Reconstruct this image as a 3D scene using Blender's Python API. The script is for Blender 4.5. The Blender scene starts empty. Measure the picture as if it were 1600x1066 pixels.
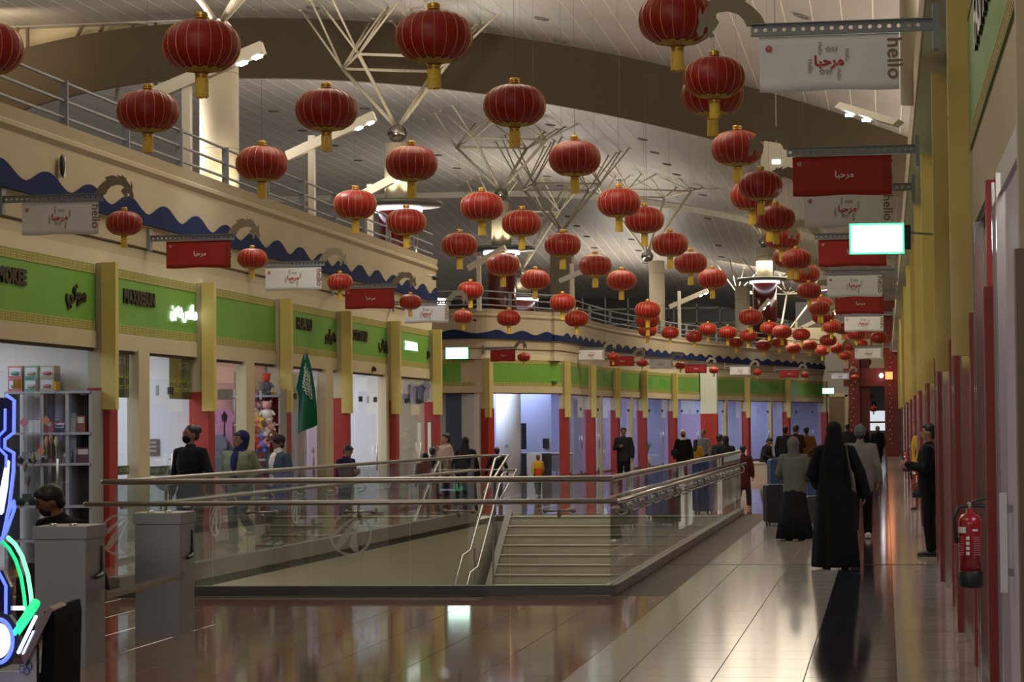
import bpy, bmesh, math, random
from mathutils import Vector, Matrix
random.seed(11)
PI = math.pi
SC = bpy.context.scene
COL = SC.collection

# ------------------------------------------------------------------ camera
TH = math.radians(9.18)
F, CX, CY = 3600.0, 800.0, 533.0
camd = bpy.data.cameras.new('camera')
cam = bpy.data.objects.new('camera', camd)
COL.objects.link(cam)
camd.sensor_width = 36.0
camd.lens = F / 1600.0 * 36.0
camd.clip_end = 600
CAMP = Vector((0, 0, 1.7))
CAMR = Matrix.Rotation(TH, 3, 'Z') @ Matrix.Rotation(math.radians(92.084), 3, 'X') @ Matrix.Rotation(math.radians(-0.5), 3, 'Z')
cam.matrix_world = Matrix.Translation(CAMP) @ CAMR.to_4x4()
SC.camera = cam

# ------------------------------------------------------------------ world, exposure, hall lights
w = bpy.data.worlds.new('world')
SC.world = w
w.use_nodes = True
w.node_tree.nodes['Background'].inputs[0].default_value = (1.0, 0.93, 0.86, 1)
w.node_tree.nodes['Background'].inputs[1].default_value = 0.16
SC.view_settings.view_transform = 'Standard'
SC.view_settings.look = 'None'
SC.view_settings.gamma = 1.0
SC.view_settings.exposure = 0.0
SC.view_settings.use_curve_mapping = False


def area(name, loc, sx, sy, energy, col, target=None, rot=None, spread=180):
    l = bpy.data.lights.new(name, 'AREA')
    l.shape = 'RECTANGLE'
    l.size, l.size_y = sx, sy
    l.energy = energy
    l.color = col
    l.spread = math.radians(spread)
    o = bpy.data.objects.new(name, l)
    o.location = loc
    if rot:
        o.rotation_euler = rot
    COL.objects.link(o)
    return o


WARM, COOL = (1.0, 0.80, 0.55), (0.80, 0.88, 1.0)
# hall lights: unseen fill areas added over the mall, pointing down; column uplights are built with the columns
for u, e in ((8, 240), (28, 340), (48, 500), (70, 700), (92, 850), (112, 650)):
    area('hall_fill', (-5.2, u, 9.4), 5.0, 6.0, e, (1.0, 0.86, 0.66))
for u, e in ((24, 1000), (44, 2900), (70, 900), (98, 760), (128, 600)):
    area('uplight', (-14.5, u, 6.2), 3.0, 9.0, e, (1.0, 0.89, 0.76), rot=(PI, 0, 0))
area('uplight', (2.2, 44, 6.0), 1.2, 40.0, 1100, (1.0, 0.89, 0.76), rot=(PI, 0, 0))


area('hall_fill', (-6, 126, 9.2), 6.0, 3.0, 500, (1.0, .88, .72), rot=(math.radians(55), 0, 0))  # unseen fill added to bring up the far glazing
area('camera_side_fill', (-4.0, -2.4, 4.6), 6.0, 1.4, 150, (1.0, .93, .84), rot=(math.radians(78), 0, 0))  # unseen fill light added behind the camera


# ------------------------------------------------------------------ picture -> place helpers
def ray(px, py):
    return CAMR @ Vector(((px - CX) / F, -(py - CY) / F, -1.0))


def at_d(px, py, d):            # d = depth along the optical axis
    return CAMP + ray(px, py) * d


def at_y(px, py, y):
    r = ray(px, py)
    return CAMP + r * (y / r.y)


def at_x(px, py, x):
    r = ray(px, py)
    return CAMP + r * (x / r.x)


def at_z(px, py, z):
    r = ray(px, py)
    return CAMP + r * ((z - 1.7) / r.z)


# ------------------------------------------------------------------ materials
MATS = {}


def mat(name, col, rough=0.6, metal=0.0, spec=0.5, emit=None, es=0.0, var=0.0, scale=6.0, bump=0.0, objvar=0.0, coat=0.0):
    if name in MATS:
        return MATS[name]
    m = bpy.data.materials.new(name)
    m.use_nodes = True
    nt = m.node_tree
    b = nt.nodes['Principled BSDF']
    c = (col[0], col[1], col[2], 1)
    b.inputs['Base Color'].default_value = c
    b.inputs['Roughness'].default_value = rough
    b.inputs['Metallic'].default_value = metal
    b.inputs['Specular IOR Level'].default_value = spec
    if coat:
        b.inputs['Coat Weight'].default_value = coat
        b.inputs['Coat Roughness'].default_value = 0.05
    if emit:
        b.inputs['Emission Color'].default_value = (emit[0], emit[1], emit[2], 1)
        b.inputs['Emission Strength'].default_value = es
    if var or bump or objvar:
        tc = nt.nodes.new('ShaderNodeTexCoord')
        n = nt.nodes.new('ShaderNodeTexNoise')
        n.inputs['Scale'].default_value = scale
        n.inputs['Detail'].default_value = 3
        nt.links.new(tc.outputs['Object'], n.inputs['Vector'])
        if var or objvar:
            hsv = nt.nodes.new('ShaderNodeHueSaturation')
            hsv.inputs['Color'].default_value = c
            mr = nt.nodes.new('ShaderNodeMapRange')
            mr.inputs['From Min'].default_value = 0.3
            mr.inputs['From Max'].default_value = 0.7
            mr.inputs['To Min'].default_value = 1 - var
            mr.inputs['To Max'].default_value = 1 + var
            nt.links.new(n.outputs['Fac'], mr.inputs['Value'])
            val = mr.outputs['Result']
            if objvar:
                oi = nt.nodes.new('ShaderNodeObjectInfo')
                m2 = nt.nodes.new('ShaderNodeMapRange')
                m2.inputs['To Min'].default_value = 1 - objvar
                m2.inputs['To Max'].default_value = 1 + objvar
                nt.links.new(oi.outputs['Random'], m2.inputs['Value'])
                mu = nt.nodes.new('ShaderNodeMath')
                mu.operation = 'MULTIPLY'
                nt.links.new(val, mu.inputs[0])
                nt.links.new(m2.outputs['Result'], mu.inputs[1])
                val = mu.outputs[0]
            nt.links.new(val, hsv.inputs['Value'])
            nt.links.new(hsv.outputs['Color'], b.inputs['Base Color'])
        if bump:
            bp = nt.nodes.new('ShaderNodeBump')
            bp.inputs['Strength'].default_value = bump
            bp.inputs['Distance'].default_value = 0.02
            nt.links.new(n.outputs['Fac'], bp.inputs['Height'])
            nt.links.new(bp.outputs['Normal'], b.inputs['Normal'])
    MATS[name] = m
    return m


def glass_mat(name, tint=(0.93, 0.97, 0.96), ior=1.5, rough=0.0, gain=1.0):
    m = bpy.data.materials.new(name)
    m.use_nodes = True
    nt = m.node_tree
    for n in list(nt.nodes):
        nt.nodes.remove(n)
    out = nt.nodes.new('ShaderNodeOutputMaterial')
    tr = nt.nodes.new('ShaderNodeBsdfTransparent')
    tr.inputs[0].default_value = (*tint, 1)
    gl = nt.nodes.new('ShaderNodeBsdfGlossy')
    gl.inputs['Roughness'].default_value = rough
    gl.inputs['Color'].default_value = (1, 1, 1, 1)
    fr = nt.nodes.new('ShaderNodeFresnel')
    geo = nt.nodes.new('ShaderNodeNewGeometry')      # same reflectance from both sides of the sheet
    mi = nt.nodes.new('ShaderNodeMapRange')
    mi.inputs['To Min'].default_value = ior
    mi.inputs['To Max'].default_value = 1.0 / ior
    nt.links.new(geo.outputs['Backfacing'], mi.inputs['Value'])
    nt.links.new(mi.outputs['Result'], fr.inputs['IOR'])
    mx = nt.nodes.new('ShaderNodeMixShader')
    nt.links.new(fr.outputs[0], mx.inputs[0])
    nt.links.new(tr.outputs[0], mx.inputs[1])
    nt.links.new(gl.outputs[0], mx.inputs[2])
    nt.links.new(mx.outputs[0], out.inputs[0])
    MATS[name] = m
    return m


def frosted_mat(name, col, a):
    m = bpy.data.materials.new(name)
    m.use_nodes = True
    nt = m.node_tree
    b = nt.nodes['Principled BSDF']
    b.inputs['Base Color'].default_value = (*col, 1)
    b.inputs['Roughness'].default_value = 0.8
    b.inputs['Alpha'].default_value = a
    return m


GLASS = glass_mat('clear_glass', (.90, .94, .93), ior=1.6)
SHOPGLASS = glass_mat('shop_glass', (0.96, 0.98, 0.98), 1.33)
ETCH = frosted_mat('etched_glass', (0.70, 0.72, 0.70), 0.55)
CREAM = mat('cream_paint', (0.53, 0.465, 0.31), 0.75, var=0.05, scale=1.5)
FASCIA = mat('fascia_paint', (0.41, 0.345, 0.235), 0.7, var=0.06, scale=0.8)
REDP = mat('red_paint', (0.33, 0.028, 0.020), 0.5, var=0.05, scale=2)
YEL = mat('yellow_panel', (0.62, 0.51, 0.16), 0.55, var=0.06, scale=1.5)
GREEN = mat('green_sign', (0.15, 0.36, 0.05), 0.55, var=0.05, scale=1.2)
GREENB = mat('green_patch', (0.07, 0.33, 0.04), 0.55)
BORDER = mat('sign_border_base', (0.28, 0.30, 0.07), 0.6)
BORDERL = mat('sign_border_line', (0.60, 0.50, 0.20), 0.6)
BLACK = mat('black_plastic', (0.012, 0.012, 0.013), 0.4)
LETTER = mat('black_letter', (0.010, 0.008, 0.008), 0.35)
STEEL = mat('brushed_steel', (0.38, 0.365, 0.35), 0.28, 1.0)
STEELB = mat('bin_steel', (0.40, 0.41, 0.44), 0.36, 0.75, var=0.05, scale=3)
CHROME = mat('chrome', (0.72, 0.70, 0.68), 0.12, 1.0)
GRAYM = mat('grey_painted_metal', (0.24, 0.25, 0.28), 0.5, 0.2)
WHITEM = mat('white_painted_metal', (0.70, 0.66, 0.55), 0.5)
PLINTH = mat('plinth_stone', (0.20, 0.17, 0.145), 0.35, var=0.12, scale=3)
NAVY = mat('navy_board', (0.016, 0.026, 0.085), 0.8, spec=.08)
DRAGON = mat('dragon_board', (0.21, 0.18, 0.115), 0.6)
WHITEW = mat('white_wall', (0.78, 0.78, 0.80), 0.7, var=0.02, scale=1)
LILAC = mat('office_wall', (0.40, 0.42, 0.66), 0.7, var=0.03, scale=1)
BROWNB = mat('brown_bulkhead', (0.085, 0.060, 0.031), 0.8, var=0.06, scale=0.7)
PANEL = mat('ceiling_panel_paint', (0.45, 0.42, 0.385), 0.42, var=0.05, scale=0.6, objvar=0.025)
PANELG = mat('ceiling_joint', (0.85, 0.80, 0.70), 0.7)
LED = mat('led_white', (1, 1, 1), 0.5, emit=(0.93, 0.95, 1.0), es=14)
LEDW = mat('led_ring', (1, 1, 1), 0.5, emit=(0.95, 0.92, 1.0), es=3)
GOLD = mat('gold_metal', (0.75, 0.45, 0.10), 0.3, 0.9)


# ------------------------------------------------------------------ mesh helpers
def new_obj(name, me, parent=None, m=None):
    if m is not None:
        me.materials.clear()
        me.materials.append(m)
    o = bpy.data.objects.new(name, me)
    COL.objects.link(o)
    if parent is not None:
        o.parent = parent
    return o


class MB:
    def __init__(s):
        s.v, s.f = [], []

    def add(s, vs, fs):
        n = len(s.v)
        s.v += [tuple(p) for p in vs]
        s.f += [tuple(i + n for i in f) for f in fs]
        return s

    def box(s, a, b, M=None):
        x0, y0, z0 = a
        x1, y1, z1 = b
        vs = [Vector(p) for p in ((x0, y0, z0), (x1, y0, z0), (x1, y1, z0), (x0, y1, z0), (x0, y0, z1), (x1, y0, z1), (x1, y1, z1), (x0, y1, z1))]
        if M is not None:
            vs = [M @ p for p in vs]
        return s.add(vs, ((0, 3, 2, 1), (4, 5, 6, 7), (0, 1, 5, 4), (1, 2, 6, 5), (2, 3, 7, 6), (3, 0, 4, 7)))

    def bar(s, a, b, r, n=8, r2=None):
        a, b = Vector(a), Vector(b)
        d = (b - a).normalized()
        u = d.orthogonal().normalized()
        v = d.cross(u)
        r2 = r if r2 is None else r2
        vs = []
        for p, q in ((a, r), (b, r2)):
            for k in range(n):
                t = 2 * PI * k / n
                vs.append(p + (u * math.cos(t) + v * math.sin(t)) * q)
        fs = [(k, (k + 1) % n, n + (k + 1) % n, n + k) for k in range(n)]
        fs += [tuple(range(n - 1, -1, -1)), tuple(range(n, 2 * n))]
        return s.add(vs, fs)

    def tube(s, pts, rad, n=10, ref=(1, 0, 0), cap=True):
        """closed tube through pts; rad: list of r or (r along ref, r across)"""
        P = [Vector(p) for p in pts]
        R = [(r, r) if not isinstance(r, tuple) else r for r in rad]
        T = []
        for i in range(len(P)):
            a, b = P[max(i - 1, 0)], P[min(i + 1, len(P) - 1)]
            T.append((b - a).normalized())
        if cap:
            h0, h1 = min(R[0]) * .55, min(R[-1]) * .55
            P = [P[0] - T[0] * h0] + P + [P[-1] + T[-1] * h1]
            R = [tuple(x * .72 for x in R[0])] + R + [tuple(x * .72 for x in R[-1])]
            T = [T[0]] + T + [T[-1]]
        u = Vector(ref)
        vs, fs = [], []
        for p, t, r in zip(P, T, R):
            u = u - t * u.dot(t)
            if u.length < 1e-4:
                u = t.orthogonal()
            u.normalize()
            v = t.cross(u)
            for k in range(n):
                a = 2 * PI * k / n
                vs.append(p + u * math.cos(a) * r[0] + v * math.sin(a) * r[1])
        m = len(P)
        for i in range(m - 1):
            for k in range(n):
                fs.append((i * n + k, i * n + (k + 1) % n, (i + 1) * n + (k + 1) % n, (i + 1) * n + k))
        vs.append(P[0] - T[0] * (min(R[0]) * .35 if cap else 0))
        vs.append(P[-1] + T[-1] * (min(R[-1]) * .35 if cap else 0))
        for k in range(n):
            fs.append((m * n, (k + 1) % n, k))
            fs.append((m * n + 1, (m - 1) * n + k, (m - 1) * n + (k + 1) % n))
        return s.add(vs, fs)

    def ell(s, c, r, nu=14, nv=9, M=None):
        c = Vector(c)
        vs, fs = [], []
        for i in range(1, nv):
            ph = PI * i / nv
            for k in range(nu):
                a = 2 * PI * k / nu
                p = Vector((math.sin(ph) * math.cos(a) * r[0], math.sin(ph) * math.sin(a) * r[1], math.cos(ph) * r[2]))
                vs.append(p)
        vs += [Vector((0, 0, r[2])), Vector((0, 0, -r[2]))]
        if M is not None:
            vs = [M @ p for p in vs]
        vs = [p + c for p in vs]
        for i in range(nv - 2):
            for k in range(nu):
                fs.append((i * nu + k, (i + 1) * nu + k, (i + 1) * nu + (k + 1) % nu, i * nu + (k + 1) % nu))
        t, b = len(vs) - 2, len(vs) - 1
        for k in range(nu):
            fs.append((t, k, (k + 1) % nu))
            fs.append((b, (nv - 2) * nu + (k + 1) % nu, (nv - 2) * nu + k))
        return s.add(vs, fs)

    def lathe(s, prof, n=24, c=(0, 0, 0), close=True):
        c = Vector(c)
        vs, fs = [], []
        for r, z in prof:
            for k in range(n):
                a = 2 * PI * k / n
                vs.append(c + Vector((math.cos(a) * r, math.sin(a) * r, z)))
        for i in range(len(prof) - 1):
            for k in range(n):
                fs.append((i * n + k, i * n + (k + 1) % n, (i + 1) * n + (k + 1) % n, (i + 1) * n + k))
        if close:
            fs.append(tuple(range(n - 1, -1, -1)))
            fs.append(tuple((len(prof) - 1) * n + k for k in range(n)))
        return s.add(vs, fs)

    def prism(s, poly, y0, y1, M=None):
        """polygon of (x, z), extruded along y"""
        n = len(poly)
        vs = [Vector((x, y0, z)) for x, z in poly] + [Vector((x, y1, z)) for x, z in poly]
        if M is not None:
            vs = [M @ p for p in vs]
        fs = [(k, (k + 1) % n, n + (k + 1) % n, n + k) for k in range(n)]
        fs += [tuple(range(n - 1, -1, -1)), tuple(range(n, 2 * n))]
        return s.add(vs, fs)

    def mesh(s, name, smooth=False):
        me = bpy.data.meshes.new(name)
        me.from_pydata(s.v, [], s.f)
        me.validate()
        bm = bmesh.new()
        bm.from_mesh(me)
        bmesh.ops.recalc_face_normals(bm, faces=bm.faces)
        bm.to_mesh(me)
        bm.free()
        if smooth:
            me.polygons.foreach_set('use_smooth', [True] * len(me.polygons))
        return me

    def obj(s, name, m, parent=None, smooth=False):
        return new_obj(name, s.mesh(name, smooth), parent, m)


def tag(o, label=None, cat=None, group=None, kind=None):
    if label:
        o['label'] = label
    if cat:
        o['category'] = cat
    if group:
        o['group'] = group
    if kind:
        o['kind'] = kind
    return o


def empty(name, loc=(0, 0, 0), rz=0.0, label=None, cat=None, group=None, kind=None):
    o = bpy.data.objects.new(name, None)
    COL.objects.link(o)
    o.location = loc
    o.rotation_euler = (0, 0, rz)
    o.empty_display_size = 0.1
    return tag(o, label, cat, group, kind)


def kids(o):
    return [c for c in KID.get(o.name, [])]


KID = {}


def copy_tree(o, parent=None, skip=()):
    c = o.copy()
    COL.objects.link(c)
    if parent is not None:
        c.parent = parent
    for ch in o.children:
        if ch.name.split('.')[0] in skip:
            continue
        copy_tree(ch, c, skip)
    return c


TXT = {}


def text_mesh(body, size=1.0, extrude=0.0, align='CENTER', spacing=1.0, bold=0.0):
    k = (body, size, extrude, align, spacing, bold)
    if k in TXT:
        return TXT[k]
    c = bpy.data.curves.new('lettering', 'FONT')
    c.body = body
    c.size = size
    c.extrude = extrude
    c.align_x = align
    c.align_y = 'CENTER'
    c.space_character = spacing
    c.offset = bold
    c.resolution_u = 2
    o = bpy.data.objects.new('lettering', c)
    COL.objects.link(o)
    bpy.context.view_layer.update()
    dg = bpy.context.evaluated_depsgraph_get()
    me = bpy.data.meshes.new_from_object(o.evaluated_get(dg))
    bpy.data.objects.remove(o)
    bpy.data.curves.remove(c)
    me.name = 'lettering'
    TXT[k] = me
    return me


def text(name, body, size, M, m, parent, extrude=0.0, align='CENTER', bold=0.0, sx=1.0):
    me = text_mesh(body, size, extrude, align, 1.0, bold).copy()
    o = new_obj(name, me, parent, m)
    o.matrix_local = M @ Matrix.Diagonal((sx, 1, 1, 1))
    return o


class Frame:
    """local frame: s along the wall, o out of it, z up"""

    def __init__(f, a, b):
        f.a = Vector((a[0], a[1]))
        f.t = (Vector((b[0], b[1])) - f.a)
        f.L = f.t.length
        f.t.normalize()
        f.n = Vector((f.t.y, -f.t.x))

    def M(f, s=0, o=0, z=0):
        p = f.a + f.t * s + f.n * o
        return Matrix(((f.t.x, f.n.x, 0, p.x), (f.t.y, f.n.y, 0, p.y), (0, 0, 1, z), (0, 0, 0, 1)))

    def T(f, s, o, z):      # text frame: x along wall, y up, z out
        p = f.a + f.t * s + f.n * o
        return Matrix(((f.t.x, 0, f.n.x, p.x), (f.t.y, 0, f.n.y, p.y), (0, 1, 0, z), (0, 0, 0, 1)))


def fbox(mb, fr, s0, s1, o0, o1, z0, z1):
    return mb.box((s0, o0, z0), (s1, o1, z1), fr.M())


def catmull(pts, k=5):
    out = []
    P = [Vector(p) for p in pts]
    for i in range(len(P) - 1):
        p0, p1, p2, p3 = P[max(i - 1, 0)], P[i], P[i + 1], P[min(i + 2, len(P) - 1)]
        for j in range(k):
            t = j / k
            out.append(.5 * ((2 * p1) + (p2 - p0) * t + (2 * p0 - 5 * p1 + 4 * p2 - p3) * t * t + (3 * p1 - p0 - 3 * p2 + p3) * t ** 3))
    out.append(P[-1])
    return out


def path_frames(path):
    P = [Vector(p) for p in path]
    out = []
    for i in range(len(P)):
        if i == 0:
            d = (P[1] - P[0]).normalized()
            k = 1
        elif i == len(P) - 1:
            d = (P[-1] - P[-2]).normalized()
            k = 1
        else:
            d1, d2 = (P[i] - P[i - 1]).normalized(), (P[i + 1] - P[i]).normalized()
            d = (d1 + d2).normalized()
            k = 1 / max(.4, d.dot(d1))
        out.append((P[i], Vector((d.y, -d.x)) * k))
    return out


def sweep(name, path, prof, m, parent=None, closed=False, smooth=False):
    fr = path_frames(path)
    vs, fs = [], []
    n = len(prof)
    for p, nn in fr:
        for o, z in prof:
            q = p + nn * o
            vs.append((q.x, q.y, z))
    for i in range(len(fr) - 1):
        for k in range(n if closed else n - 1):
            fs.append((i * n + k, i * n + (k + 1) % n, (i + 1) * n + (k + 1) % n, (i + 1) * n + k))
    if closed:
        fs.append(tuple(range(n)))
        fs.append(tuple((len(fr) - 1) * n + k for k in range(n - 1, -1, -1)))
    return MB().add(vs, fs).obj(name, m, parent, smooth)
# ================================================================== FLOOR
BROWNT = mat('brown_granite', (0.20, 0.10, 0.066), 0.06, spec=0.42, var=0.10, scale=7, objvar=0.05)
CREAMT = mat('cream_tile', (0.33, 0.305, 0.28), 0.11, spec=0.36, var=0.05, scale=4, objvar=0.03)
NAVYT = mat('navy_granite', (0.020, 0.018, 0.028), 0.09, spec=0.6, var=0.12, scale=6, objvar=0.05)
GROUT = mat('grout', (0.09, 0.07, 0.055), 0.8)
WF0, WF1 = Vector((-7.72, 22.45)), Vector((-2.72, 22.85))      # front edge of the stair well
WL1 = Vector((-7.2, 41.5))
WELL_BACK = 42.6
floor = empty('floor', kind='structure')


def in_well(v, u):
    if u < 22.3 or u > WELL_BACK or v > -2.70:
        return False
    left = WF0.x + (u - WF0.y) * (WL1.x - WF0.x) / (WL1.y - WF0.y)
    front = WF0.y + (v - WF0.x) * (WF1.y - WF0.y) / (WF1.x - WF0.x)
    return v > left - .02 and u > front - .02


sb = MB()
zt = -0.006
for poly in ([(-26, -3), (1.6, -3), (1.6, 22.85), (-2.72, 22.85), (-7.72, 22.45), (-26, 22.45)],
             [(-26, 22.45), (-7.72, 22.45), (-7.2, 42.6), (-26, 42.6)],
             [(-2.72, 22.85), (1.6, 22.85), (1.6, 42.6), (-2.72, 42.6)],
             [(-26, 42.6), (1.6, 42.6), (1.6, 150), (-26, 150)]):
    n = len(poly)
    sb.add([(x, y, zt) for x, y in poly] + [(x, y, zt - .10) for x, y in poly],
           [tuple(range(n)), tuple(range(2 * n - 1, n - 1, -1))] + [(k, n + k, n + (k + 1) % n, (k + 1) % n) for k in range(n)])
sb.obj('screed', GROUT, floor)
CUTS = [(-2.14, -1.756, 'c'), (-1.756, -1.156, 'c'), (-1.156, -0.556, 'c'), (-0.556, 0.05, 'n'), (0.05, 0.65, 'c'), (0.65, 1.25, 'c')]
k = -2.14
while k > -26:
    CUTS.append((k - .6, k, 'b'))
    k -= .6
U0 = 15.52 - .6 * 25


def tile_mb(mb, x0, x1, y0, y1, ox=0, oy=0):
    g, c = .0022, .0016
    x0, x1, y0, y1 = x0 + g - ox, x1 - g - ox, y0 + g - oy, y1 - g - oy
    lo, hi = -.006, 0.0
    vs = [(x0, y0, lo), (x1, y0, lo), (x1, y1, lo), (x0, y1, lo),
          (x0, y0, hi - c), (x1, y0, hi - c), (x1, y1, hi - c), (x0, y1, hi - c),
          (x0 + c, y0 + c, hi), (x1 - c, y0 + c, hi), (x1 - c, y1 - c, hi), (x0 + c, y1 - c, hi)]
    mb.add(vs, [(8, 9, 10, 11)] + [(a, (a + 1) % 4, 4 + (a + 1) % 4, 4 + a) for a in range(4)] + [(4 + a, 4 + (a + 1) % 4, 8 + (a + 1) % 4, 8 + a) for a in range(4)])


TM = {'b': BROWNT, 'c': CREAMT, 'n': NAVYT}
tiles, rest = [], {'b': MB(), 'c': MB(), 'n': MB()}
for (x0, x1, k) in CUTS:
    for j in range(0, 225):
        y0 = U0 + .6 * j
        y1 = y0 + .6
        xm, ym = (x0 + x1) / 2, (y0 + y1) / 2
        if in_well(xm, ym) or any(in_well(a, b) for a in (x0, x1) for b in (y0, y1)):
            continue
        # position in the picture (is it in view?)
        q = CAMR.transposed() @ (Vector((xm, ym, 0)) - CAMP)
        dd = -q.z
        px = CX + F * q.x / max(dd, .1)
        inv = dd > 14.6 and -60 < px < 1620
        if inv and dd < 80:
            tiles.append((dd, x0, x1, y0, y1, k))
        elif ym < 120 and xm > -24:
            if ym < 14 and xm < -9.6:
                continue
            tile_mb(rest[k], x0, x1, y0, y1)
tiles.sort()
tcache = {}
for i, (dd, x0, x1, y0, y1, k) in enumerate(tiles):
    if i < 290:
        key = (k, round(x1 - x0, 3))
        if key not in tcache:
            mb = MB()
            tile_mb(mb, x0, x1, y0, y1, x0, y0)
            me = mb.mesh('tile')
            me.materials.append(TM[k])
            tcache[key] = me
        o = new_obj('tile', tcache[key], floor)
        o.location = (x0, y0, 0)
    else:
        tile_mb(rest[k], x0, x1, y0, y1)
for k, mb in rest.items():
    tag(mb.obj('tiling', TM[k], floor), kind='stuff')
# expansion joint across the mall
tag(MB().box((-2.66, 27.80, 0), (.72, 27.83, .003)).obj('expansion_joint', mat('joint_strip', (.02, .02, .02), .5), floor))

# stair well shell
WELLP = mat('well_paint', (0.52, 0.47, 0.36), 0.6, var=0.04, scale=0.7)
sh = empty('wall_stairwell', kind='structure')
MB().add([(-7.72, 22.45, 0), (-7.2, 42.6, 0), (-7.2, 42.6, -4.2), (-7.72, 22.45, -4.2), (-7.95, 22.45, 0), (-7.45, 42.6, 0), (-7.45, 42.6, -4.2), (-7.95, 22.45, -4.2)],
         [(0, 1, 2, 3), (4, 7, 6, 5), (0, 4, 5, 1), (2, 6, 7, 3)]).obj('side_wall', WELLP, sh)
MB().box((-2.72, 22.85, -4.2), (-2.5, 42.6, -.12)).obj('side_wall', WELLP, sh)
MB().box((-8.5, 42.6, -4.2), (-2.4, 42.8, -.12)).obj('end_wall', WELLP, sh)
MB().box((-8.5, 14, -4.3), (-2.4, 42.8, -4.2)).obj('lower_floor', CREAMT, sh)
area('well_fill', (-5.2, 24.5, -0.6), 3.6, 1.0, 55, (1.0, .92, .75), rot=(math.radians(55), 0, 0))  # unseen fill light added so the well walls show
stair = empty('staircase', (-5, 42.6, 0), label='cream stone staircase going down between steel handrails inside the glass balustrade', cat='stairs')
STONE = mat('stair_stone', (0.50, 0.45, 0.34), 0.45, var=0.05, scale=3)
NOSE = mat('stair_nosing', (0.06, 0.05, 0.04), 0.6)
for i in range(20):
    z = -.16 * i
    y1 = 42.6 - .30 * i
    t = MB().box((-1.9, y1 - .31 - 42.6, z - .03), (2.27, y1 - 42.6, z)).obj('tread', STONE, stair)
    MB().box((-1.9, y1 - .285 - 42.6, z - .16), (2.27, y1 - .26 - 42.6, z - .033)).obj('riser', STONE, stair)
    MB().box((-1.9, y1 - .313 - 42.6, z - .032), (2.27, y1 - .308 - 42.6, z - .018)).obj('nosing', NOSE, t)
MB().add([(-2.02, 0, .12), (-1.9, 0, .12), (-1.9, -6.3, -3.2), (-2.02, -6.3, -3.2), (-2.02, 0, -.4), (-1.9, 0, -.4), (-1.9, -6.3, -3.72), (-2.02, -6.3, -3.72)],
         [(0, 1, 2, 3), (4, 7, 6, 5), (0, 4, 5, 1), (1, 5, 6, 2), (2, 6, 7, 3), (3, 7, 4, 0)]).obj('stringer', PLINTH, stair)
for dx, dz in ((-1.72, 1.155), (-1.60, .88)):
    hb = MB()
    p = [(dx, -2.3, dz), (dx, -3.0, dz - .05), (dx, -5.5, dz - 1.5), (dx, -6.2, dz - 1.55), (dx, -8.0, dz - 2.7)]
    hb.tube(p, [.024] * len(p), n=8)
    hb.obj('handrail', STEEL, stair, True)
pb = MB()
for yy, z0, z1 in ((-3.6, -1.7, .75), (-5.4, -2.7, -.3)):
    pb.bar((-1.66, yy, z0), (-1.66, yy, z1), .018)
pb.obj('handrail_post', STEEL, stair)


# ================================================================== CEILING
def zr(v):
    return 13.15 - (.0100 * (v + 19) ** 2 if v > -19 else 0)


def roof_z(v, u):
    if u < 111:
        return zr(v)
    return zr(v) - .25 - .075 * (u - 111)


ceil = empty('ceiling', kind='structure')
vv = [-46 + .62 * i for i in range(80)]
back1, back2, back3, st3 = MB(), MB(), MB(), MB()


def strip(mb, v0, v1, ya, yb, z0, z1, th=.012):
    """z0, z1: functions of v at the two ends"""
    g = .014
    a, b = v0 + g, v1 - g
    mb.add([(a, ya, z0(a)), (b, ya, z0(b)), (b, yb, z1(b)), (a, yb, z1(a)),
            (a, ya, z0(a) + th), (b, ya, z0(b) + th), (b, yb, z1(b) + th), (a, yb, z1(a) + th)],
           [(0, 1, 2, 3), (4, 7, 6, 5), (0, 4, 5, 1), (1, 5, 6, 2), (2, 6, 7, 3), (3, 7, 4, 0)])


s2 = zr
s3a = lambda v: zr(v) - .25
s3 = lambda v: zr(v) - .25 - .075 * 44
for v in vv:
    b = MB()
    strip(b, v, v + .62, 20, 62, zr, zr)
    b.obj('panel', PANEL, ceil)
    b = MB()
    strip(b, v, v + .62, 62.2, 111, s2, s2)
    b.obj('panel', PANEL, ceil)
    strip(st3, v, v + .62, 111, 155, s3a, s3)
    for bm_, ya, yb, za, zb in ((back1, -2, 62, zr, zr), (back2, 62, 111, s2, s2), (back3, 111, 155, s3a, s3)):
        a, c = v, v + .62
        bm_.add([(a, ya, za(a) + .006), (c, ya, za(c) + .006), (c, yb, zb(c) + .006), (a, yb, zb(a) + .006)], [(0, 1, 2, 3)])
tag(st3.obj('far_panels', PANEL, ceil), kind='stuff')
for b in (back1, back2, back3):
    b.obj('joint_backing', PANELG, ceil)
# step edge at 111 m, and the brown bulkhead across the hall at 62 m
eb, bb, band = MB(), MB(), []
for v in vv:
    a, c = v, v + .62
    eb.add([(a, 110.9, s2(a) - .27), (c, 110.9, s2(c) - .27), (c, 110.9, s2(c) + .1), (a, 110.9, s2(a) + .1), (a, 111.1, s2(a) - .27), (c, 111.1, s2(c) - .27), (c, 111.1, s2(c) + .1), (a, 111.1, s2(a) + .1)],
           [(0, 1, 2, 3), (4, 7, 6, 5), (0, 4, 5, 1)])


def band_top(v):
    return zr(v) + .02 if v > -19 else 13.05 - .022 * (v + 19) ** 2


def band_bot(v):
    return zr(v) - 1.68 if v > -19 else 11.47 - .028 * (v + 19) ** 2


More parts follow.
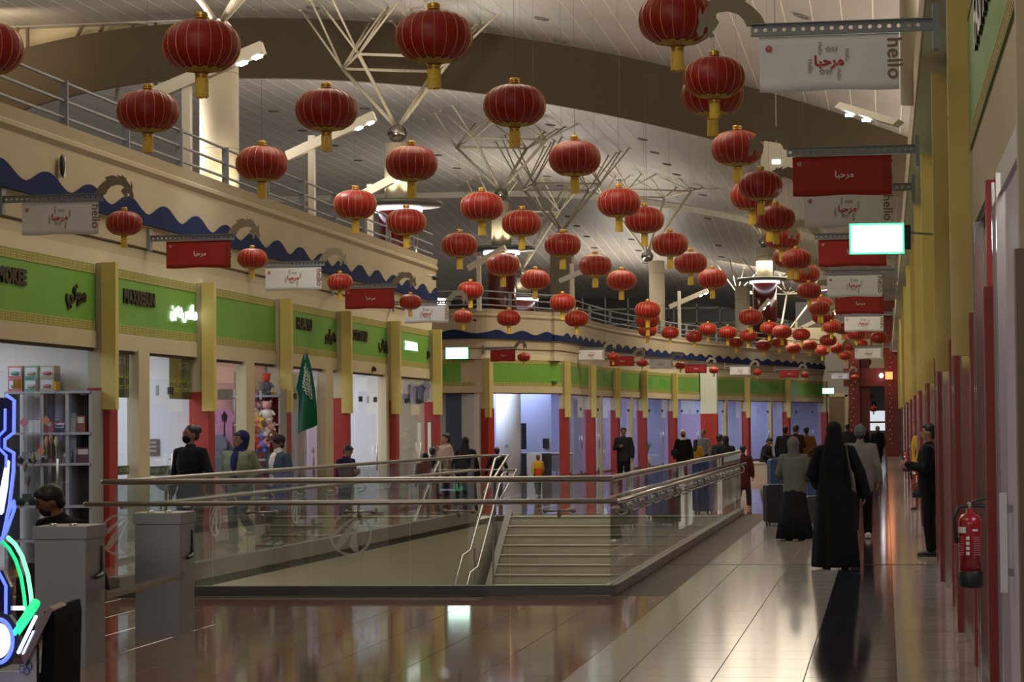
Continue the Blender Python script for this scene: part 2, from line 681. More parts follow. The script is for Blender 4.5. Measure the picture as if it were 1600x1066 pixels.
for v in vv:
    a, c = v, v + .62
    bb.add([(a, 62, band_bot(a)), (c, 62, band_bot(c)), (c, 62, band_top(c)), (a, 62, band_top(a)), (a, 62.2, band_bot(a)), (c, 62.2, band_bot(c)), (c, 62.2, band_top(c)), (a, 62.2, band_top(a))],
           [(0, 1, 2, 3), (4, 7, 6, 5), (0, 4, 5, 1), (3, 2, 6, 7)])
eb.obj('step_edge', PANELG, ceil)
bulk = empty('trim_1', kind='structure')
bb.obj('bulkhead', BROWNB, bulk)
# roof void behind the bulkhead: pale lining and trusses
lin = MB().box((-46, 62.6, 12.0), (-20.5, 62.7, 15)).obj('void_lining', mat('void_lining', (.62, .52, .34), .8), bulk)
area('void_light', (-26, 59.5, 12.2), 6, .4, 90, WARM, rot=(math.radians(110), 0, 0))
tr = MB()
for x0, x1 in ((-25.0, -24.2), (-24.0, -24.0), (-23.6, -22.2), (-22.9, -21.6), (-21.4, -20.8), (-20.2, -20.2), (-19.4, -19.0), (-17.9, -17.9)):
    tr.bar((x0, 62.35, 11.0), (x1, 62.35, 13.4), .055, 6)
tr.obj('truss_strut', mat('dark_strut', (.16, .12, .07), .6), bulk)

DL = [(489, 11), (846, 28), (875, 63), (1253, 24), (1275, 134), (427, 173), (570, 169), (473, 203), (523, 227), (560, 250), (684, 242), (714, 262), (1004, 217), (1023, 238), (1042, 256), (860, 195), (855, 275), (875, 289),
      (971, 281), (1057, 272), (1085, 294), (1098, 304), (1106, 341), (929, 387), (987, 374), (998, 391), (1122, 383), (1127, 401), (917, 369), (902, 353), (1008, 411), (888, 338), (872, 324), (600, 430), (640, 432), (1195, 238), (1210, 262), (640, 125)]
DARK = mat('downlight_dark', (.03, .027, .025), .5)
RIM = mat('downlight_rim', (.16, .15, .14), .4)
dlm = MB().lathe([(.0, .04), (.145, .04), (.15, .0)], 16, close=False).mesh('lens')
dlm.materials.append(DARK)
dlr = MB().lathe([(.145, .03), (.145, -.025), (.19, -.025), (.19, .03)], 16, close=False).mesh('rim')
dlr.materials.append(RIM)


def hit_roof(px, py):
    r = ray(px, py)
    t = 30.0
    while t < 170:
        p = CAMP + r * t
        if p.z >= roof_z(p.x, p.y):
            return p
        t += .1
    return None


for i, (px, py) in enumerate(DL):
    p = hit_roof(px, py)
    if p is None:
        continue
    near = p.y < 62
    e = empty('ceiling_downlight', (p.x, p.y, roof_z(p.x, p.y) - .01), label='small unlit round downlight recessed in the pale panels ' + ('in front of the brown bulkhead' if near else 'beyond the brown bulkhead'),
              cat='downlight', group='unlit ceiling downlights ' + ('before the bulkhead' if near else 'beyond the bulkhead'))
    sl = (zr(p.x + .1) - zr(p.x - .1)) / .2
    e.rotation_euler = (0, -math.atan(sl), 0)
    new_obj('rim', dlr, e)
    new_obj('lens', dlm, e)

# ================================================================== OUTER SHELL
rw = empty('wall_right', kind='structure')
XR = 0.64
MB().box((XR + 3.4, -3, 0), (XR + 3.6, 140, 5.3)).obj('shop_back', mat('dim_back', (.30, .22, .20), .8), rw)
MB().box((3.2, -3, 5.0), (3.4, 155, 10.2)).obj('upper_wall', FASCIA, rw)
lw = empty('wall_far', kind='structure')
GRID = mat('dark_glazing', (.06, .062, .06), .25, spec=.6)
MUL = mat('grey_mullion', (.60, .58, .52), .5)
MB().box((-46, 150, 0), (12, 150.2, 14)).obj('glazing', GRID, lw)
for i in range(32):
    x = -36 + 1.5 * i
    MB().box((x - .06, 149.85, 3), (x + .04, 150, 13)).obj('mullion', MUL, lw)
for z in (5.2, 6.2, 7.2, 8.2, 9.2):
    MB().box((-46, 149.85, z - .06), (12, 150, z + .06)).obj('transom', MUL, lw)
tag(MB().box((-46.2, 20, 4), (-46, 155, 14)).obj('wall_upper_side', FASCIA), kind='structure')

# ================================================================== SHOP FACADES
XG = -9.6
LY = [at_x(px, 667, -9.27).y for px in (187, 340, 460, 553, 629, 693)]


def lyx(px, x=XG):
    return at_x(px, 668, x).y


LEFT0 = 12.0
ENDY = LY[5] + .28
GP = [(-24, 69.3), (-17.2, 69.3), (-13.2, 69.3), (-12.1, 69.2), (-10.2, 72.9), (-10.06, 78.5), (-9.8, 83.5), (-9.28, 88.1), (-8.6, 93.4), (-7.5, 98.7), (-6.26, 103.9), (-4.67, 109.1), (-3.1, 116.6)]
GP2 = catmull([(-24, 69.3), (-16.6, 69.3), (-13.4, 69.25), (-12.15, 69.2), (-11.7, 69.95), (-10.6, 72.1)] + GP[4:], 6)
GP3 = [(-24, 69.3), (-16.6, 69.3), (-12.1, 69.2)] + GP[4:]

PROF = [(0, 4.02), (.11, 4.05), (.11, 4.30), (.14, 4.33), (.14, 4.98), (.18, 5.04), (.18, 5.09), (.15, 5.11), (.18, 5.25), (.10, 5.25), (.10, 4.06), (-.2, 4.06), (-.2, 4.02)]


def facade_shell(name, path, prof=PROF, lint=True, path2=None):
    e = empty(name, kind='structure')
    sweep('fascia', path, prof, FASCIA, e, closed=True)
    sweep('cove', path, [(-.02, 3.72), (.03, 3.72), (.045, 3.90), (.075, 4.02), (-.02, 4.02)], mat('cove_paint', (.66, .60, .43), .7), e, closed=True)
    if lint:
        path = path2 or path
        sweep('lintel', path, [(.0, 2.69), (.05, 2.69), (.05, 2.90), (.0, 2.90)], CREAM, e, closed=True)
        sweep('sign_backing', path, [(-.08, 2.69), (-.01, 2.69), (-.01, 3.74), (-.08, 3.74)], CREAM, e, closed=True)
    return e


def wave_board(path, parent, phase=0.0, lam=1.45, amp=.085):
    """navy board with a scalloped top edge"""
    P = [Vector(p) for p in path]
    pts, acc = [], 0.0
    for a, b in zip(P[:-1], P[1:]):
        L = (b - a).length
        n = max(1, int(L / .1))
        for i in range(n):
            pts.append((a + (b - a) * i / n, acc + L * i / n))
        acc += L
    pts.append((P[-1], acc))
    fr = path_frames([p for p, s in pts])
    vs, fs = [], []
    for (p, nn), (_, s) in zip(fr, pts):
        t = 2 * PI * s / lam + phase
        top = 4.56 + amp * math.sin(t)
        for o, z in ((.145, 4.335), (.175, 4.335), (.175, top), (.145, top)):
            q = p + nn * o
            vs.append((q.x, q.y, z))
    for i in range(len(fr) - 1):
        for k in range(4):
            fs.append((i * 4 + k, i * 4 + (k + 1) % 4, i * 4 + 4 + (k + 1) % 4, i * 4 + 4 + k))
    return MB().add(vs, fs).obj('wave_board', NAVY, parent)


wl = facade_shell('wall_left', [(XG, LEFT0), (XG, ENDY)])
wave_board([(XG, LEFT0), (XG, ENDY - .05)], wl, phase=1.2)
# return of the left block into the side opening, its roof slab, shop ceiling and back wall
MB().box((-14.0, ENDY - .15, 0), (XG, ENDY, 5.25)).obj('end_return', CREAM, wl)
MB().box((-14.2, LEFT0, 0), (-14.0, ENDY, 4.0)).obj('shop_back', WHITEW, wl)
MB().box((-14.0, LEFT0, 3.02), (XG - .06, ENDY, 3.08)).obj('shop_ceiling', WHITEW, wl)
MB().box((-46, LEFT0, 4.06), (XG + .1, ENDY, 4.2)).obj('upper_slab', PLINTH, wl)

wf = facade_shell('wall_back', GP2, path2=GP3)
wave_board(GP2, wf, phase=.4, lam=1.35, amp=.062)
off = [p - n * 4.5 for p, n in path_frames(GP2)]
sweep('shop_back', off, [(0, 0), (0, 4.0), (-.15, 4.0), (-.15, 0)], LILAC, wf, closed=True)
sl = MB()
fr = path_frames(GP2)
for (p, n), (q, m2) in zip(fr[:-1], fr[1:]):
    a, b, c, d = p - n * .05, q - m2 * .05, q - m2 * 4.5, p - n * 4.5
    sl.add([(*a, 3.02), (*b, 3.02), (*c, 3.02), (*d, 3.02), (*a, 3.08), (*b, 3.08), (*c, 3.08), (*d, 3.08)], [(0, 3, 2, 1), (4, 5, 6, 7)])
sl.obj('shop_ceiling', WHITEW, wf)
s2b = MB()
for (p, n), (q, m2) in zip(fr[:-1], fr[1:]):
    a, b, c, d = p + n * .1, q + m2 * .1, q - m2 * 14, p - n * 14
    s2b.add([(*a, 4.06), (*b, 4.06), (*c, 4.06), (*d, 4.06), (*a, 4.2), (*b, 4.2), (*c, 4.2), (*d, 4.2)], [(0, 3, 2, 1), (4, 5, 6, 7), (0, 1, 5, 4)])
s2b.obj('upper_slab', PLINTH, wf)

PIL = {}


def pilaster(fr, s, label, group, red_top=2.2, ybot=1.93, ytop=3.74, w=.30, redp=.20, yel=True, ctop=3.74, yo=None):
    """cream shaft, red lower casing, yellow hanging cover; near face at s"""
    e = empty('pilaster', fr.M(s).translation, label=label, cat='pilaster', group=group)
    L = e.location
    f = Frame((fr.a + fr.t * s) - Vector((L.x, L.y)), (fr.a + fr.t * (s + 1)) - Vector((L.x, L.y)))
    fbox(MB(), f, 0, w, -.08, redp - .02, red_top, ctop).obj('shaft', CREAM, e)
    fbox(MB(), f, -.01, w + .01, -.08, redp, 0, red_top).obj('red_casing', REDP, e)
    if yel:
        y0, y1 = yo or (redp - .08, redp + .10)
        fbox(MB(), f, -.06, .06, y0, y1, ybot, ytop).obj('yellow_cover', YEL, e)
    return e


GLINTL = mat('glint_letter', (.8, .85, .9), .3, emit=(.9, .95, 1.0), es=1.6)  # emission stands in for the glint on the sign letters


def shop_sign(fr, s0, s1, label, words=(), patches=(), z0=2.90, z1=3.72, border=True, lm=LETTER, glow=()):
    e = empty('shop_sign', fr.M((s0 + s1) / 2, .0, z0).translation, label=label, cat='sign')
    L = e.location
    f = Frame((fr.a + fr.t * s0) - Vector((L.x, L.y)), (fr.a + fr.t * s1) - Vector((L.x, L.y)))
    W = s1 - s0
    fbox(MB(), f, 0, W, .0, .03, .0, z1 - z0).obj('sign_panel', GREEN, e)
    if border:
        for b0 in (.0, z1 - z0 - .115):
            bo = fbox(MB(), f, 0, W, .028, .036, b0, b0 + .115).obj('border_strip', BORDER, e)
            lm_ = MB()
            fbox(lm_, f, 0, W, .036, .039, b0 + (.107 if b0 == 0 else 0), b0 + (.115 if b0 == 0 else .008))
            n = max(2, int(W / .16))
            for r in range(3):
                zz = b0 + .018 + .03 * r
                for i in range(n):
                    a = W * i / n
                    c = W * (i + .62) / n
                    fbox(lm_, f, a, c, .036, .039, zz, zz + .007)
                    fbox(lm_, f, c, c + .02, .036, .039, zz, zz + .022)
            lm_.obj('border_lines', BORDERL, bo)
    for p0, p1, q0, q1 in patches:
        fbox(MB(), f, p0 * W, p1 * W, .03, .034, q0, q1).obj('sign_patch', GREENB, e)
    for body, sc, zc, size, sx in words:
        text('lettering', body, size, f.T(sc * W, .032, zc), lm, e, extrude=.02, sx=sx, bold=.012)
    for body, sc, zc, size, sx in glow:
        text('glint_lettering', body, size, f.T(sc * W, .05, zc), GLINTL, e, extrude=.006, sx=sx, bold=.012)
    return e


NW = [0]


def glazing(fr, panes, mullions=(), z1=2.69, door=None, o=-.03, fit=BLACK, label=None):
    """panes / mullions: lists of (s0, s1); door: (s0, s1) pane that is a door"""
    NW[0] += 1
    e = empty('window_%d' % NW[0], kind='structure')
    for a, b in panes:
        fbox(MB(), fr, a, b, o - .006, o + .006, .02, z1 - .03).obj('pane', SHOPGLASS, e)
    for a, b in mullions:
        fbox(MB(), fr, a, b, o - .06, .07, 0, z1 + .02).obj('mullion', CREAM, e)
    smin, smax = min(p[0] for p in panes), max(p[1] for p in panes)
    fbox(MB(), fr, smin, smax, o - .03, o + .03, z1 - .035, z1).obj('head_channel', mat('dark_channel', (.07, .055, .045), .5), e)
    fbox(MB(), fr, smin, smax, o - .03, o + .03, 0, .05).obj('sill_channel', STEEL, e)
    if door:
        a, b = door
        for s in (a + .06, b - .06):
            fbox(MB(), fr, s - .075, s + .075, o - .02, o + .02, 2.155, 2.255).obj('patch_fitting', fit, e)
            fbox(MB(), fr, s - .045, s + .045, o - .02, o + .02, .05, .13).obj('patch_fitting', fit, e)
        m = (a + b) / 2
        fbox(MB(), fr, m - .012, m + .012, o - .018, o + .018, 2.13, 2.27).obj('door_stop', STEEL, e)
        hb = MB()
        p = fr.M(b - .16, o + .05, 0)
        hb.bar(p @ Vector((0, 0, .85)), p @ Vector((0, 0, 1.35)), .014)
        for z in (.92, 1.28):
            hb.bar(p @ Vector((0, 0, z)), p @ Vector((0, -.05, z)), .009, 6)
        hb.obj('door_handle', STEEL, e, True)
    return e


FL = Frame((XG, 0), (XG, 1))      # left wall: s = world y
pil_names = ['between the toy shop and the factory store', 'between the factory store and the plush shop', 'between the plush shop and the HUA YU shop', 'between the HUA YU shop and the bright white shop', 'between the bright white shop and the corner shop', 'at the far corner of the long wall']
for i, y in enumerate(LY):
    pilaster(FL, y, 'yellow covered pilaster with red base ' + pil_names[i], 'pilasters of the long shop wall')
pilaster(FL, LY[0] - 4.9, 'red based cream pilaster in front of the toy shop near the arcade machine', 'pilasters of the long shop wall')


def W_(px):
    return lyx(px)


AR_SMOKEE = '\ufef2\ufedb\ufeed\ufee3'
AR_MAX = '\ufee6\ufe91\ufeea\ufea9\ufeb2\ufedb\ufe8e\ufee3'
AR_HUA = '\ufeed\ufef3\ufe8d\ufeed\ufeeb'
AR_COT = '\ufe8f\ufe8e\ufee7\ufeed\ufe97\ufeed\ufedb'
AR_LAST = '\ufeee\ufee3\ufee4\ufedb \ufe94\ufea3\ufeed\ufee3'
bays = [(LY[0] - 4.6, LY[0]), (LY[0], LY[1]), (LY[1], LY[2]), (LY[2], LY[3]), (LY[3], LY[4]), (LY[4], LY[5])]


def sfrac(px, b):
    return (at_x(px, 600, XG + .03).y - (b[0] + .3)) / (b[1] - b[0] - .32)


S = lambda b: (FL, b[0] + .3, b[1] - .02)
b = bays[0]
shop_sign(*S(b), 'green shop sign with black letters above the toy shop window', words=[('MOKEE', sfrac(17, b), .50, .23, 1.15), (AR_SMOKEE, sfrac(118, b), .42, .25, 1.3)])
b = bays[1]
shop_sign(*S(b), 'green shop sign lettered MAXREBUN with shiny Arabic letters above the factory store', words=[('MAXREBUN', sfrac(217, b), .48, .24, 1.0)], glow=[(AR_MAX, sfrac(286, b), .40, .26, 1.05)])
b = bays[2]
shop_sign(*S(b), 'plain green shop sign without letters above the plush shop')
b = bays[3]
shop_sign(*S(b), 'green shop sign with black letters HUA YU above the flag', words=[('HUA YU', sfrac(475, b), .50, .25, 1.1), (AR_HUA, sfrac(516, b), .38, .27, 1.4)])
b = bays[4]
shop_sign(*S(b), 'green shop sign with black letters ending in UP above the bright white shop', words=[('COTTON UP', sfrac(562, b), .46, .25, .85), (AR_COT, sfrac(600, b), .36, .27, 1.15)])
b = bays[5]
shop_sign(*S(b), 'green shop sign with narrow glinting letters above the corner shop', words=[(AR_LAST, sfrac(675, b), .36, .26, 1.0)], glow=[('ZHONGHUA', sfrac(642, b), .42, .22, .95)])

E_ = .02
glazing(FL, [(bays[0][0] + .3, W_(28)), (W_(28) + .004, W_(93)), (W_(93) + .004, LY[0])], door=(W_(28), W_(95)), fit=GOLD)
glazing(FL, [(LY[0] + .31, W_(209)), (W_(226), W_(271)), (W_(271) + .004, LY[1])], [(W_(209), W_(226))], door=(W_(226), W_(272)))
glazing(FL, [(LY[1] + .31, W_(378)), (W_(391), LY[2])], [(W_(378), W_(391))], door=(W_(391), W_(430)), fit=GOLD)
glazing(FL, [(LY[2] + .31, W_(503)), (W_(515), LY[3])], [(W_(503), W_(515))], door=(W_(462), W_(492)), fit=BLACK)
glazing(FL, [(LY[3] + .31, W_(598))], [(W_(598), LY[4])], door=(W_(565), W_(590)))
glazing(FL, [(LY[4] + .31, LY[5])], door=(W_(636), W_(658)))
# partitions between the left shops
for i, y in enumerate(LY[:-1]):
    tag(MB().box((-14.0, y + .08, 0), (XG - .1, y + .2, 3.05)).obj('wall_partition', WHITEW), kind='structure')
for i, (y0, y1) in enumerate(bays):
    e = (95, 105, 90, 105, 150, 110)[i]
    area('shop_light', (-11.6, (y0 + y1) / 2, 2.98), 2.6, 3.0, e, (.82, .88, 1.0))

# far curved facade: one bay per pair of columns
FARN = ['beside the blue office door', 'beside the white drum column shop', 'where the back wall starts to curve', 'second along the curve', 'third along the curve', 'behind the man in a dark jacket', 'beside the woman in a white headscarf', 'behind the white drum pillar', 'behind the seated man', 'beside the men with suitcases', 'at the end by the exit sign']
for i in range(2, len(GP) - 1):
    a, b = GP[i], GP[i + 1]
    if i == 2:
        a, b = (-16.6, 69.3), (-12.35, 69.25)
    fr = Frame(a, b)
    L = fr.L
    pt = [[(.25, .85)], [], [], [(.08, .30), (.5, .78)], [], [(.05, .3), (.55, .82)], [], [], [(.06, .3), (.55, .85)], []]
    pats = []
    if i in (2, 5, 7, 10):
        pats = [(.10, .30, .30, .58), (.58, .80, .30, .58)] if i != 2 else [(.62, .78, .3, .58)]
    shop_sign(fr, .34, L - .02, 'plain green sign panel on the back wall ' + FARN[i - 2], patches=pats)
    if i == 9:
        pass
    else:
        pilaster(fr, 0, 'yellow covered pilaster with red base ' + FARN[i - 2], 'pilasters of the curved back wall')
    mid = L * (.45 if i % 2 else .62)
    if i == 3:
        glazing(fr, [(.32, L * .5), (L * .5 + .01, L - .02)])
    elif i in (5, 6, 9, 10):
        glazing(fr, [(.32, mid), (mid + .24, L - .02)], [(mid, mid + .24)], door=(.5, mid - .1))
    else:
        glazing(fr, [(.32, L * .3), (L * .3 + .01, L - .02)], door=(L * .3, L * .75))
    if i > 2:
        c = fr.M(L * .55, -2.2, 2.98).translation
        area('shop_light', c, 2.6, 2.6, 110 if i > 4 else 140, (.74, .82, 1.0))
    p = fr.M(0, -.1, 0).translation
    q = fr.M(0, -4.4, 0).translation
    if i in (3, 5, 7, 8, 10, 11):
        f2 = Frame((p.x, p.y), (q.x, q.y))
        tag(fbox(MB(), f2, 0, f2.L, -.06, .06, 0, 3.03).obj('wall_partition', LILAC if i > 4 else WHITEW), kind='structure')
pilaster(Frame(GP[-1], (GP[-1][0] + .3, GP[-1][1] + 1)), 0, 'red based cream end post of the back wall by the exit sign', None, yel=False)
# the broad white drum pillar with a red foot in front of the curved wall
pp = at_d(1109, 700, 97.5)
e = empty('drum_pillar', (pp.x, pp.y, 0), label='broad pale square pillar with a red lower half before the curved wall', cat='pillar')
MB().box((-.34, -.34, 2.1), (.34, .34, 4.06)).obj('shaft', mat('pale_green_white', (.60, .66, .58), .6), e)
MB().box((-.35, -.35, 0), (.35, .35, 2.1)).obj('red_casing', REDP, e)

# ------------------------------------------------------------------ right wall
FRT = Frame((XR, 140), (XR, 0))          # s = 140 - y
sy = lambda y: 140 - y
RP = [16.3, 21.6, 28.2, 34.8, 41.2, 48.5, 56.0, 64.5, 74.0, 85.0]
MB().box((XR, -3, 4.60), (XR + .3, 140, 5.0)).obj('upper_panel', mat('pale_green_wall', (.52, .53, .40), .7, var=.03), rw)
MB().box((XR - .02, -3, 3.05), (XR + .12, 140, 3.58)).obj('lintel', CREAM, rw)
MB().box((.38, -3, 5.06), (XR + 2.6, 140, 5.3)).obj('soffit_edge', mat('pale_green_wall', (.52, .53, .40), .7), rw)
MB().box((.36, -3, 5.08), (.38, 140, 5.55)).obj('parapet', FASCIA, rw)
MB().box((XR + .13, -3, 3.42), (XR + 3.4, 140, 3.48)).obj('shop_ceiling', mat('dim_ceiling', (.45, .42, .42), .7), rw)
prev = 10.0
for i, y in enumerate(RP):
    # a run of pilasters: label by distance along the wall
    ordn = ['first', 'second', 'third', 'fourth', 'fifth', 'sixth', 'seventh', 'eighth', 'ninth', 'tenth'][i]
    pilaster(FRT, sy(y) - .22, ordn + ' tall yellow covered red pilaster beyond the big fire extinguisher', 'tall yellow pilasters of the shop row', red_top=2.45, ybot=2.16, ytop=4.95, redp=.05, ctop=4.98, w=.22, yo=(-.05, .17))
    shop_sign(FRT, sy(y) + .02, sy(prev) - .24, 'green sign panel over the shop row ending at the ' + ordn + ' yellow pilaster',
              words=[('FASHION', .45, .62, .50, 1.2)] if i == 0 else (), z0=3.58, z1=4.60)
    m1 = prev + (y - prev) * .50
    glazing(FRT, [(sy(y) + .01, sy(m1) - .08), (sy(m1) + .08, sy(prev) - .23)], z1=3.05)
    e_ = empty('door_frame', FRT.M(sy(m1) + .2).translation, kind='structure')
    for q_ in (.14, .62, -(y - m1) + .46, -(y - m1) + .8):
        MB().box((-.05, -q_ - .02, 0), (.01, -q_ + .02, 3.0)).obj('steel_stile', CHROME, e_)
    f = pilaster(FRT, sy(m1) - .11, 'slim red door post under the green sign before the ' + ordn + ' yellow pilaster', 'slim red door posts of the shop row', red_top=2.45, w=.12, redp=.085, yel=False, ctop=3.05)
    if i == 0:
        f.children[1].data.materials[0] = mat('red_pink_paint', (.46, .06, .065), .45)
    if i < 6:
        area('shop_light', (XR + 1.8, (prev + y) / 2, 3.35), 1.8, 2.2, (60, 60, 64, 72, 76, 80)[i], (1.0, .72, .62) if i % 2 else (.86, .84, 1.0))
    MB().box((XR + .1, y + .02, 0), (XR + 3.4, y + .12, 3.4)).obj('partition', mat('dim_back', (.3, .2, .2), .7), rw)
    prev = y

# nearest posts of the shop row and the frosted glass door between them
pe = pilaster(FRT, sy(10.0) - .11, 'brown topped dark red post at the very edge beside the white door pull', None, red_top=2.43, w=.12, redp=.085, yel=False, ctop=5.0)
pe.children[0].data.materials[0] = mat('brown_post', (.20, .155, .12), .5)
e = empty('door_3', (XR, 11.2, 0), kind='structure')
MB().box((-.012, -1.05, 0), (.012, 1.45, 3.02)).obj('frosted_leaf', mat('frosted_film', (.56, .50, .66), .45), e)
MB().box((-.03, -1.05, 2.90), (.03, 1.5, 3.05)).obj('head_rail', mat('white_frame', (.72, .74, .76), .4), e)
MB().box((-.03, -1.05, 0), (.03, 1.5, .12)).obj('foot_rail', mat('white_frame', (.7, .7, .7), .4), e)

fe = Frame(GP[-1], (GP[-1][0] + .3, GP[-1][1] + 1))
tag(fbox(MB(), fe, .28, .4, -4.4, -.1, 0, 3.03).obj('wall_partition', LILAC), kind='structure')
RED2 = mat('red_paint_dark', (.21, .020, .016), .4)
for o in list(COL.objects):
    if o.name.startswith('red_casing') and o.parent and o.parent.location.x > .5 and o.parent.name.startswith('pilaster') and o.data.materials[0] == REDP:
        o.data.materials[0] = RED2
# ================================================================== ROOF TREES AND COLUMNS
REDC = mat('red_column_gloss', (0.10, 0.006, 0.006), 0.22, coat=.4)
DISC = mat('disc_grey', (.16, .17, .15), .35, .3)
BALL = mat('tree_ball', (.45, .43, .40), .18, 1.0)
TREEM = mat('tree_strut', (.62, .57, .44), .45)


def roof_tree(ax, ay, az, label, ring=1.25, h1=1.75, rz=.35):
    e = empty('roof_strut_tree', (ax, ay, az), label=label, cat='roof support', group=None)
    R = Matrix.Rotation(rz, 3, 'Z')
    nodes = [R @ Vector((sx * ring, sy_ * ring, h1)) for sx, sy_ in ((-1, -1), (1, -1), (1, 1), (-1, 1))]
    MB().ell((0, 0, -.12), (.27, .27, .25)).obj('ball_joint', BALL, e, True)
    for nd in nodes:
        MB().bar((0, 0, 0), nd, .052, 8).obj('strut', TREEM, e, True)
    for k in range(4):
        MB().bar(nodes[k], nodes[(k + 1) % 4], .040, 8).obj('ring_bar', TREEM, e, True)
    for nd in nodes:
        for dx, dy in ((-1.0, -.9), (1.0, -.9), (1.0, .9), (-1.0, .9)):
            q = nd + R @ Vector((dx, dy, 0))
            wz = roof_z(ax + q.x, ay + q.y) - az
            q = Vector((q.x, q.y, wz + .03))
            b = MB().bar(nd, q, .032, 6)
            b.lathe([(.075, -.03), (.075, .02)], 8, (q.x, q.y, q.z - .03))
            b.obj('branch', TREEM, e, True)
    return e


def column(x, y, r, z0, z1, disc, label, glow=True):
    e = empty('roof_column', (x, y, z0), label=label, cat='column')
    MB().lathe([(r, disc + .1 - z0 if disc else 0), (r, z1 - z0)], 28).obj('shaft', mat('column_cream', (.62, .56, .43), .6), e, True)
    jm = MB()
    zz = (disc or z0) + 1.2
    while zz < z1:
        jm.lathe([(r + .003, zz - z0), (r + .003, zz + .015 - z0)], 28)
        zz += 1.4
    jm.obj('joint_ring', mat('column_joint', (.35, .31, .24), .7), e)
    if disc:
        MB().lathe([(r * 1.48, 0), (r * 1.48, disc - z0 - .12)], 32).obj('red_casing', REDC, e, True)
        d = MB().lathe([(r * .95, disc - z0 + .02), (r * 3.3, disc - z0 + .10), (r * 3.45, disc - z0 + .04), (r * 3.3, disc - z0 - .02), (r * 1.5, disc - z0 - .06)], 40, close=False).obj('light_disc', DISC, e, True)
        MB().lathe([(r * 1.75, disc - z0 - .16), (r * 1.85, disc - z0 - .16), (r * 1.85, disc - z0 - .06), (r * 1.75, disc - z0 - .06)], 36, close=False).obj('ring_lamp', LEDW, d, True)
        if glow:
            for k in range(6):
                a = 2 * PI * k / 6 + .3
                l = bpy.data.lights.new('column_uplight', 'SPOT')
                l.energy = 32
                l.color = (1.0, .86, .60)
                l.spot_size = math.radians(60)
                l.spot_blend = .8
                l.shadow_soft_size = .06
                o = bpy.data.objects.new('column_uplight', l)
                COL.objects.link(o)
                o.location = (x + math.cos(a) * r * 1.9, y + math.sin(a) * r * 1.9, disc + .12)
                o.rotation_euler = Vector((-math.cos(a) * .45, -math.sin(a) * .45, 1)).to_track_quat('-Z', 'Y').to_euler()
    return e


p = at_d(342, 40, 42.5)
column(p.x, p.y, .36, 4.2, p.z - .35, None, 'thick cream round column lit from below behind the front balcony rail')
l_ = bpy.data.lights.new('column_uplight', 'SPOT')
l_.energy, l_.color, l_.spot_size, l_.spot_blend = 330, (1.0, .86, .60), math.radians(70), .8
o_ = bpy.data.objects.new('column_uplight', l_)
COL.objects.link(o_)
o_.location = (p.x + .5, p.y - 1.0, 5.0)
o_.rotation_euler = Vector((-.12, .3, 1)).to_track_quat('-Z', 'Y').to_euler()
roof_tree(p.x, p.y, p.z, 'white strut tree over the front cream column, mostly above the picture', rz=.2)
p = at_d(621, 207, 61)
column(p.x, p.y, .35, 4.2, p.z - .3, at_d(621, 322, 61).z, 'cream and red column with glowing disc below the big strut tree')
roof_tree(p.x, p.y, p.z + .1, 'white strut tree before the brown bulkhead on a silvery ball', rz=.40)
p = at_d(783, 303, 84)
column(p.x, p.y, .36, 4.2, p.z - .3, at_d(783, 391, 84).z, 'cream and dark red column with glowing disc in the hall centre')
roof_tree(p.x, p.y, p.z + .1, 'white strut tree beyond the brown bulkhead over the central column', rz=.42, ring=1.35)
p = at_d(878, 362, 90)
MB()
e = empty('roof_column', (p.x, p.y, 4.2), label='plain beige square column without a disc in the far balcony', cat='column')
MB().box((-.42, -.42, 0), (.42, .42, p.z - 4.5)).obj('shaft', mat('beige_square', (.36, .31, .22), .7), e)
MB().box((-.47, -.47, 0), (.47, .47, .3)).obj('base', PLINTH, e)
roof_tree(p.x, p.y, p.z, 'white strut tree above the beige square column', rz=.30, ring=1.3)
p = at_d(1026, 408, 100)
column(p.x, p.y, .34, 4.2, p.z, None, 'thick cream round column behind the curved balcony near the dark glazing')
roof_tree(p.x - .3, p.y - 1, p.z + .25, 'white strut tree over the far cream column by the dark glazing', rz=.5, ring=1.45, h1=2.6)
p = at_d(1194, 378, 110)
column(p.x, p.y, .39, 4.2, p.z - .3, at_d(1194, 438, 110).z, 'cream and dark red column with glowing disc behind the crowd of lanterns')
roof_tree(p.x, p.y, p.z + .1, 'white strut tree over the column behind the crowd of lanterns', rz=.3, ring=1.5, h1=2.6)
p = at_d(816, 425, 108)
column(p.x, p.y, .40, 4.2, p.z - .3, at_d(816, 465, 108).z, 'small far cream and red column with lit ring beside the central column')
roof_tree(p.x, p.y, p.z + .1, 'white strut tree over the small far red column', rz=.35, ring=1.5, h1=2.6)
p = at_d(1160, 450, 122)
column(p.x, p.y, .40, 4.2, p.z + .1, None, 'far cream column left of the dark red one by the dark glazing')
p = at_d(1216, 548, 126)
column(p.x, p.y, .35, 4.0, p.z + .05, None, 'short far cream stub column carrying the distant strut tree')
roof_tree(p.x, p.y, p.z + .3, 'distant white strut tree in front of the dark glazing', rz=.6, ring=1.6, h1=2.9)

